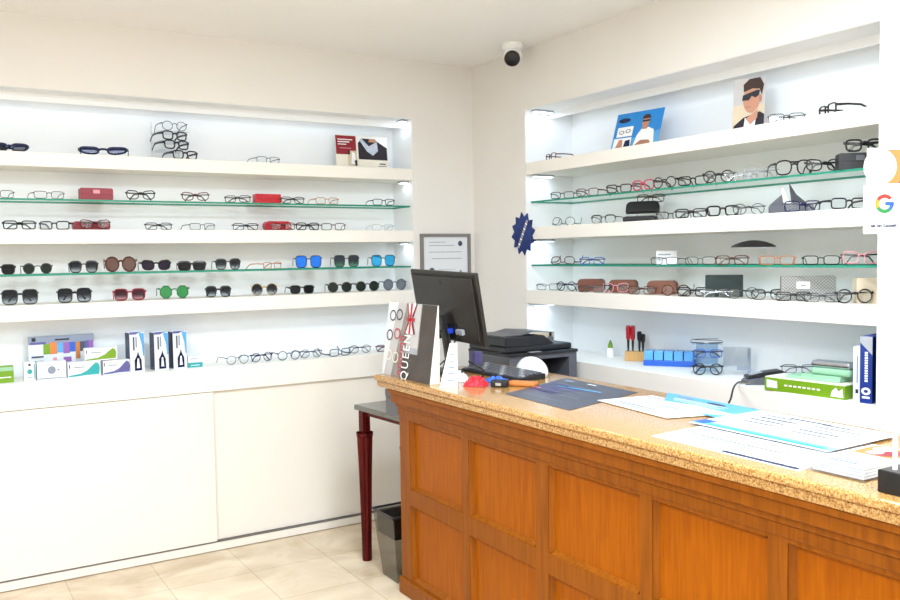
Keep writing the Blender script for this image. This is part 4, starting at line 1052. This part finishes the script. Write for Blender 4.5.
b = MB(); b.poly([(-.006, -.0023, .004), (.047, -.0023, .004), (.047, -.0023, .078), (-.006, -.0023, .078)], 'orange'); b.poly([(.02, -.0025, .004), (.047, -.0025, .004), (.047, -.0025, .045)], 'brown_case')
b.poly([(-.020+.037*math.cos(a*math.pi/14), -.0028, .041+.039*math.sin(a*math.pi/14)) for a in range(28)], 'cream'); b.build('printed_picture', d_, fix=False)

# printer behind the counter
t = thing('printer_stand', 'white cabinet behind the counter carrying the printer', 'cabinet', (-.245, -.82, 0))
MB().box(-.21, .21, -.215, .20, .06, .779, 'door_white').build('body', t); MB().box(-.20, .20, -.205, .19, .001, .0595, 'door_white').build('plinth', t)
MB().box(-.2095, .2095, -.232, -.2155, .07, .77, 'door_white').build('door', t)
t = thing('printer', 'dark grey multifunction printer with document feeder behind the counter', 'printer', (-.255, -.830, .780))
b = MB()
b.box(-.215, .215, -.190, .18, 0, .105, 'grey_plastic'); b.box(-.215, -.085, -.190, .18, .105, .258, 'grey_plastic'); b.box(.165, .215, -.190, .18, .105, .258, 'grey_plastic'); b.box(-.085, .165, -.03, .18, .105, .258, 'black_matte'); b.box(-.085, .165, -.190, -.03, .236, .258, 'grey_plastic')
b.build('body', t)
MB().box(-.07, .155, -.185, -.035, .1055, .112, 'black_matte').build('output_tray', t)
MB().box(-.18, .18, -.196, -.1905, .02, .095, 'grey_plastic').build('paper_drawer', t, bevel=.002)
MB().box(-.218, .218, -.200, .182, .2585, .274, 'black_plastic').build('control_deck', t, bevel=.004)
MB().box(-.09, -.02, -.196, -.175, .2742, .2770, 'grey_light').build('control_buttons', t)
MB().box(-.215, .205, -.165, .18, .2745, .305, 'black_plastic').build('scanner_lid', t, bevel=.008)
b = MB(); b.prism([(-.213, -.15, .3055), (.10, -.15, .3055), (.03, -.15, .352), (-.213, -.15, .352)], (0, .30, 0), 'black_plastic'); b.build('document_feeder', t, bevel=.006)
b = MB(); b.prism([(-.205, -.12, .3525), (-.09, -.12, .3545), (-.02, -.12, .368), (.115, -.12, .358), (.115, -.12, .362), (-.02, -.12, .3725), (-.09, -.12, .359), (-.205, -.12, .357)], (0, .24, 0), 'grey_plastic'); b.build('paper_tray', t)

# ------------------------------------------------------------------ things on the right ledge
t = thing('beige_box', 'small beige box on ledge behind the printer', 'box', (.07, -.600, LEDGE), R(-50))
MB().box(-.055, .055, -.04, .04, 0, .125, 'tan').build('carton', t, bevel=.003)
t = thing('spray_bottle', 'slim grey bottle beside the beige box behind the printer', 'bottle', (.04, -.700, LEDGE))
MB().lathe([(.017, 0), (.018, .01), (.018, .10), (.010, .112)], (0, 0, 0), 'grey_plastic', 16).build('bottle_body', t, smooth=False); MB().lathe([(.008, .1125), (.008, .135)], (0, 0, 0), 'black', 12).build('cap', t)
t = thing('spray_bottle', 'small white bottle with pointed green cap on right ledge', 'bottle', (.262, -.945, LEDGE))
MB().lathe([(.017, 0), (.019, .006), (.019, .040), (.013, .050)], (0, 0, 0), 'white', 18).build('bottle_body', t); MB().lathe([(.013, .0505), (.013, .062), (.006, .085), (.003, .092)], (0, 0, 0), 'lime', 16).build('cap', t)
BR = R(-48)
t = thing('tool_holder', 'light wooden block holding red and black screwdrivers', 'tool holder', (.255, -1.150, LEDGE), BR)
MB().box(-.056, .056, -.028, .028, 0, .050, 'wood_block').build('block', t, bevel=.003)
cT, sT = math.cos(BR), math.sin(BR)
for i, (u, v, k, ln_, hd) in enumerate([(-.040, .0, 'red', .060, .075), (-.016, .0, 'red', .058, .077), (.018, -.004, 'black', .055, .050), (.036, .004, 'black', .045, .046)]):
    o = thing('screwdriver', ['red handled screwdriver, leftmost in the wooden block', 'red handled screwdriver, second from left in wooden block', 'black handled screwdriver, third from left in wooden block', 'black handled screwdriver, rightmost in the wooden block'][i], 'screwdriver',
              (.255+u*cT-v*sT, -1.150+u*sT+v*cT, LEDGE+.0502), BR, 'screwdrivers in the wooden block')
    MB().lathe([(.004, 0), (.006, ln_*.5), (.007, ln_)], (0, 0, 0), 'black_matte', 10).build('shaft', o)
    MB().lathe([(.008, ln_+.0002), (.0115, ln_+.008), (.0125, ln_+hd*.85), (.009, ln_+hd)], (0, 0, 0), k, 12).build('handle', o)
t = thing('parts_tray', 'translucent blue compartment tray on the right ledge', 'tray', (.255, -1.392, LEDGE), R(-54))
b = MB()
b.box(-.125, .125, -.05, .05, 0, .028, 'blue'); b.build('base', t, bevel=.003)
mat('sky_tray', (96, 170, 232), .3)
for i in range(5):
    MB().box(-.121+i*.0485, -.121+i*.0485+.043, -.046, .046, .0285, .074, 'sky_tray').build('compartment', t, bevel=.002)
    if i < 4: MB().box(-.0775+i*.0485, -.0732+i*.0485, -.044, .044, .0285, .060, 'pale_blue_clear').build('divider', t)
t = thing('display_stand', 'clear acrylic eyewear stand carrying three pairs on right ledge', 'display stand', (.185, -1.695, LEDGE), R(-45))
MB().box(-.075, .075, -.045, .045, 0, .003, 'acrylic').build('base', t)
MB().box(-.05, .05, .030, .034, .0032, .135, 'pale_blue_clear').build('back_plate', t); MB().box(-.07, .07, -.03, .034, .1352, .138, 'acrylic').build('top_plate', t)
MB().box(-.035, .035, -.015, .0295, .070, .073, 'acrylic').build('shelf_plate', t)
eyewear('round black eyeglasses at the foot of the acrylic stand', 'eyeglasses', 'black_round', 'folded', (.128, -1.748, LEDGE), R(-42), 'pairs on the acrylic stand')
ST['black_round']['r'] = .0026
eyewear('blue and black eyeglasses at mid height of the acrylic stand', 'eyeglasses', 'blue_rect', 'folded', (.176, -1.705, LEDGE+.0735), R(-45), 'pairs on the acrylic stand')
eyewear('dark wire eyeglasses lying on top of the acrylic stand', 'eyeglasses', 'wire_dark', 'folded', (.205, -1.670, LEDGE+.1390), R(-45), 'pairs on the acrylic stand', roll=R(90))
t = thing('acrylic_block', 'clear acrylic sign block right of the eyewear stand', 'sign', (.250, -1.812, LEDGE), R(-48))
MB().box(-.060, .060, -.012, .012, 0, .128, 'acrylic').build('block', t); MB().box(.0, .04, -.0128, -.0122, .022, .040, 'ink_light').build('engraving', t, )
MB().box(.045, .058, -.0126, -.0121, .004, .124, 'ink_light').build('edge_strip', t)
# handheld device
t = thing('card_reader', 'black handheld card reader on its charging cradle on ledge', 'card reader', (.115, -2.065, LEDGE), R(-35)); t.scale = (.80, .9, .9)
b = MB(); b.prism([(-.105, -.04, 0), (.06, -.04, 0), (.085, -.04, .030), (.080, -.04, .045), (.02, -.04, .040), (-.09, -.04, .026), (-.105, -.04, .015)], (0, .08, 0), 'grey_plastic'); b.build('cradle', t, bevel=.006)
b = MB(); b.prism([(-.095, -.034, .030), (.02, -.034, .0445), (.085, -.034, .050), (.115, -.034, .042), (.112, -.034, .058), (.08, -.034, .068), (-.01, -.034, .058), (-.09, -.034, .042)], (0, .068, 0), 'black_plastic'); b.build('handset', t, bevel=.005)
b = MB(); b.prism([(-.075, -.026, .0455), (-.012, -.026, .0584), (-.012, -.026, .0592), (-.075, -.026, .0463)], (0, .052, 0), 'grey_light'); b.build('keypad', t)
cable('thin black cable from the card reader down to counter', [(.040, -2.016, .990), (-.03, -2.05, .996), (-.20, -2.25, 1.035), (-.34, -2.32, 1.06), (-.42, -2.36, 1.055), (-.480, -2.395, 1.02), (-.497, -2.400, TOP+.0075)], .0035, 'black', group=None)
# books
t = thing('green_book', 'thick lime green box file lying flat on the ledge', 'book', (.090, -2.325, LEDGE), R(-86))
b = MB(); b.box(-.165, .180, -.085, .085, 0, .052, 'lime')
for m_, pl in [('white', [(-.155, .012), (-.105, .012), (-.108, .040), (-.155, .044)]), ('white', [(.122, .008), (.174, .008), (.170, .042), (.154, .03), (.144, .044), (.128, .03)])] + [('ivory', [(-.075+i*.020, .024), (-.061+i*.020, .024), (-.061+i*.020, .031), (-.075+i*.020, .031)]) for i in range(8)]:
    b.poly([(x, -.0856, z) for x, z in pl], m_)
b.build('cover', t, fix=False); MB().box(-.163, .178, -.083, .083, .0522, .056, 'ivory').build('top_cover', t)
t = thing('notebook', 'pale green notebook on top of the lime box file', 'book', (.095, -2.360, LEDGE+.0565), R(-82))
MB().box(-.12, .10, -.06, .06, 0, .012, 'light_green').build('cover', t, bevel=.002); MB().box(-.06, .10, -.055, .055, .0122, .022, 'light_green').build('pages', t)
t = thing('glasses_case', 'shiny silver clamshell glasses case lying on the notebooks', 'glasses case', (.088, -2.415, LEDGE+.0790), R(-82))
b = MB(); b.box(-.080, .080, -.03, .03, 0, .028, 'light_green'); b.build('base', t, bevel=.011, seg=4); b = MB(); b.box(-.080, .080, -.03, .03, .0285, .056, 'silver'); b.build('lid', t, bevel=.012, seg=4)
eyewear('thin grey wire eyeglasses lying on the pale green notebook', 'eyeglasses', 'wire_dark', 'folded', (.085, -2.262, LEDGE+.0690), R(-40), None)
t = thing('book', 'tall white binder standing beside the blue book', 'book', (.132, -2.532, LEDGE), R(-80))
b = MB(); b.box(-.015, .015, -.10, .10, 0, .205, 'paper'); b.poly([(-.006, -.1004, .03), (.004, -.1004, .03), (.004, -.1004, .045), (-.006, -.1004, .045)], 'ink_dark'); b.poly([(-.002, -.1004, .07), (.002, -.1004, .07), (.002, -.1004, .17), (-.002, -.1004, .17)], 'ink_light'); b.build('cover', t, fix=False)
mat('book_blue', (14, 48, 128), .4)
t = thing('book', 'tall dark blue book with white emblem beside the pillar', 'book', (.115, -2.578, LEDGE), R(-80))
b = MB(); b.box(-.022, .022, -.10, .10, 0, .248, 'book_blue'); b.poly([(-.022, -.1004, .248), (.022, -.1004, .248), (.022, -.1004, .18), (-.022, -.1004, .225)], 'grey_light')
b.poly([(.017*math.cos(a*math.pi/10), -.1006, .045+.014*math.sin(a*math.pi/10)) for a in range(20)], 'white'); b.poly([(.008*math.cos(a*math.pi/10), -.1009, .045+.006*math.sin(a*math.pi/10)) for a in range(20)], 'book_blue')
b.poly([(-.014, -.1006, .018), (.014, -.1006, .018), (.014, -.1006, .026), (-.014, -.1006, .026)], 'white')
for i in range(12): b.poly([(-.005, -.1006, .080+i*.0095), (.006, -.1006, .080+i*.0095), (.006, -.1006, .0865+i*.0095), (-.005, -.1006, .0865+i*.0095)], 'white')
b.build('cover', t, fix=False)
t = thing('book', 'thin grey book standing right of the blue book', 'book', (.135, -2.614, LEDGE), R(-80))
MB().box(-.0075, .0075, -.10, .10, 0, .252, 'grey_plastic').build('cover', t, bevel=.002)
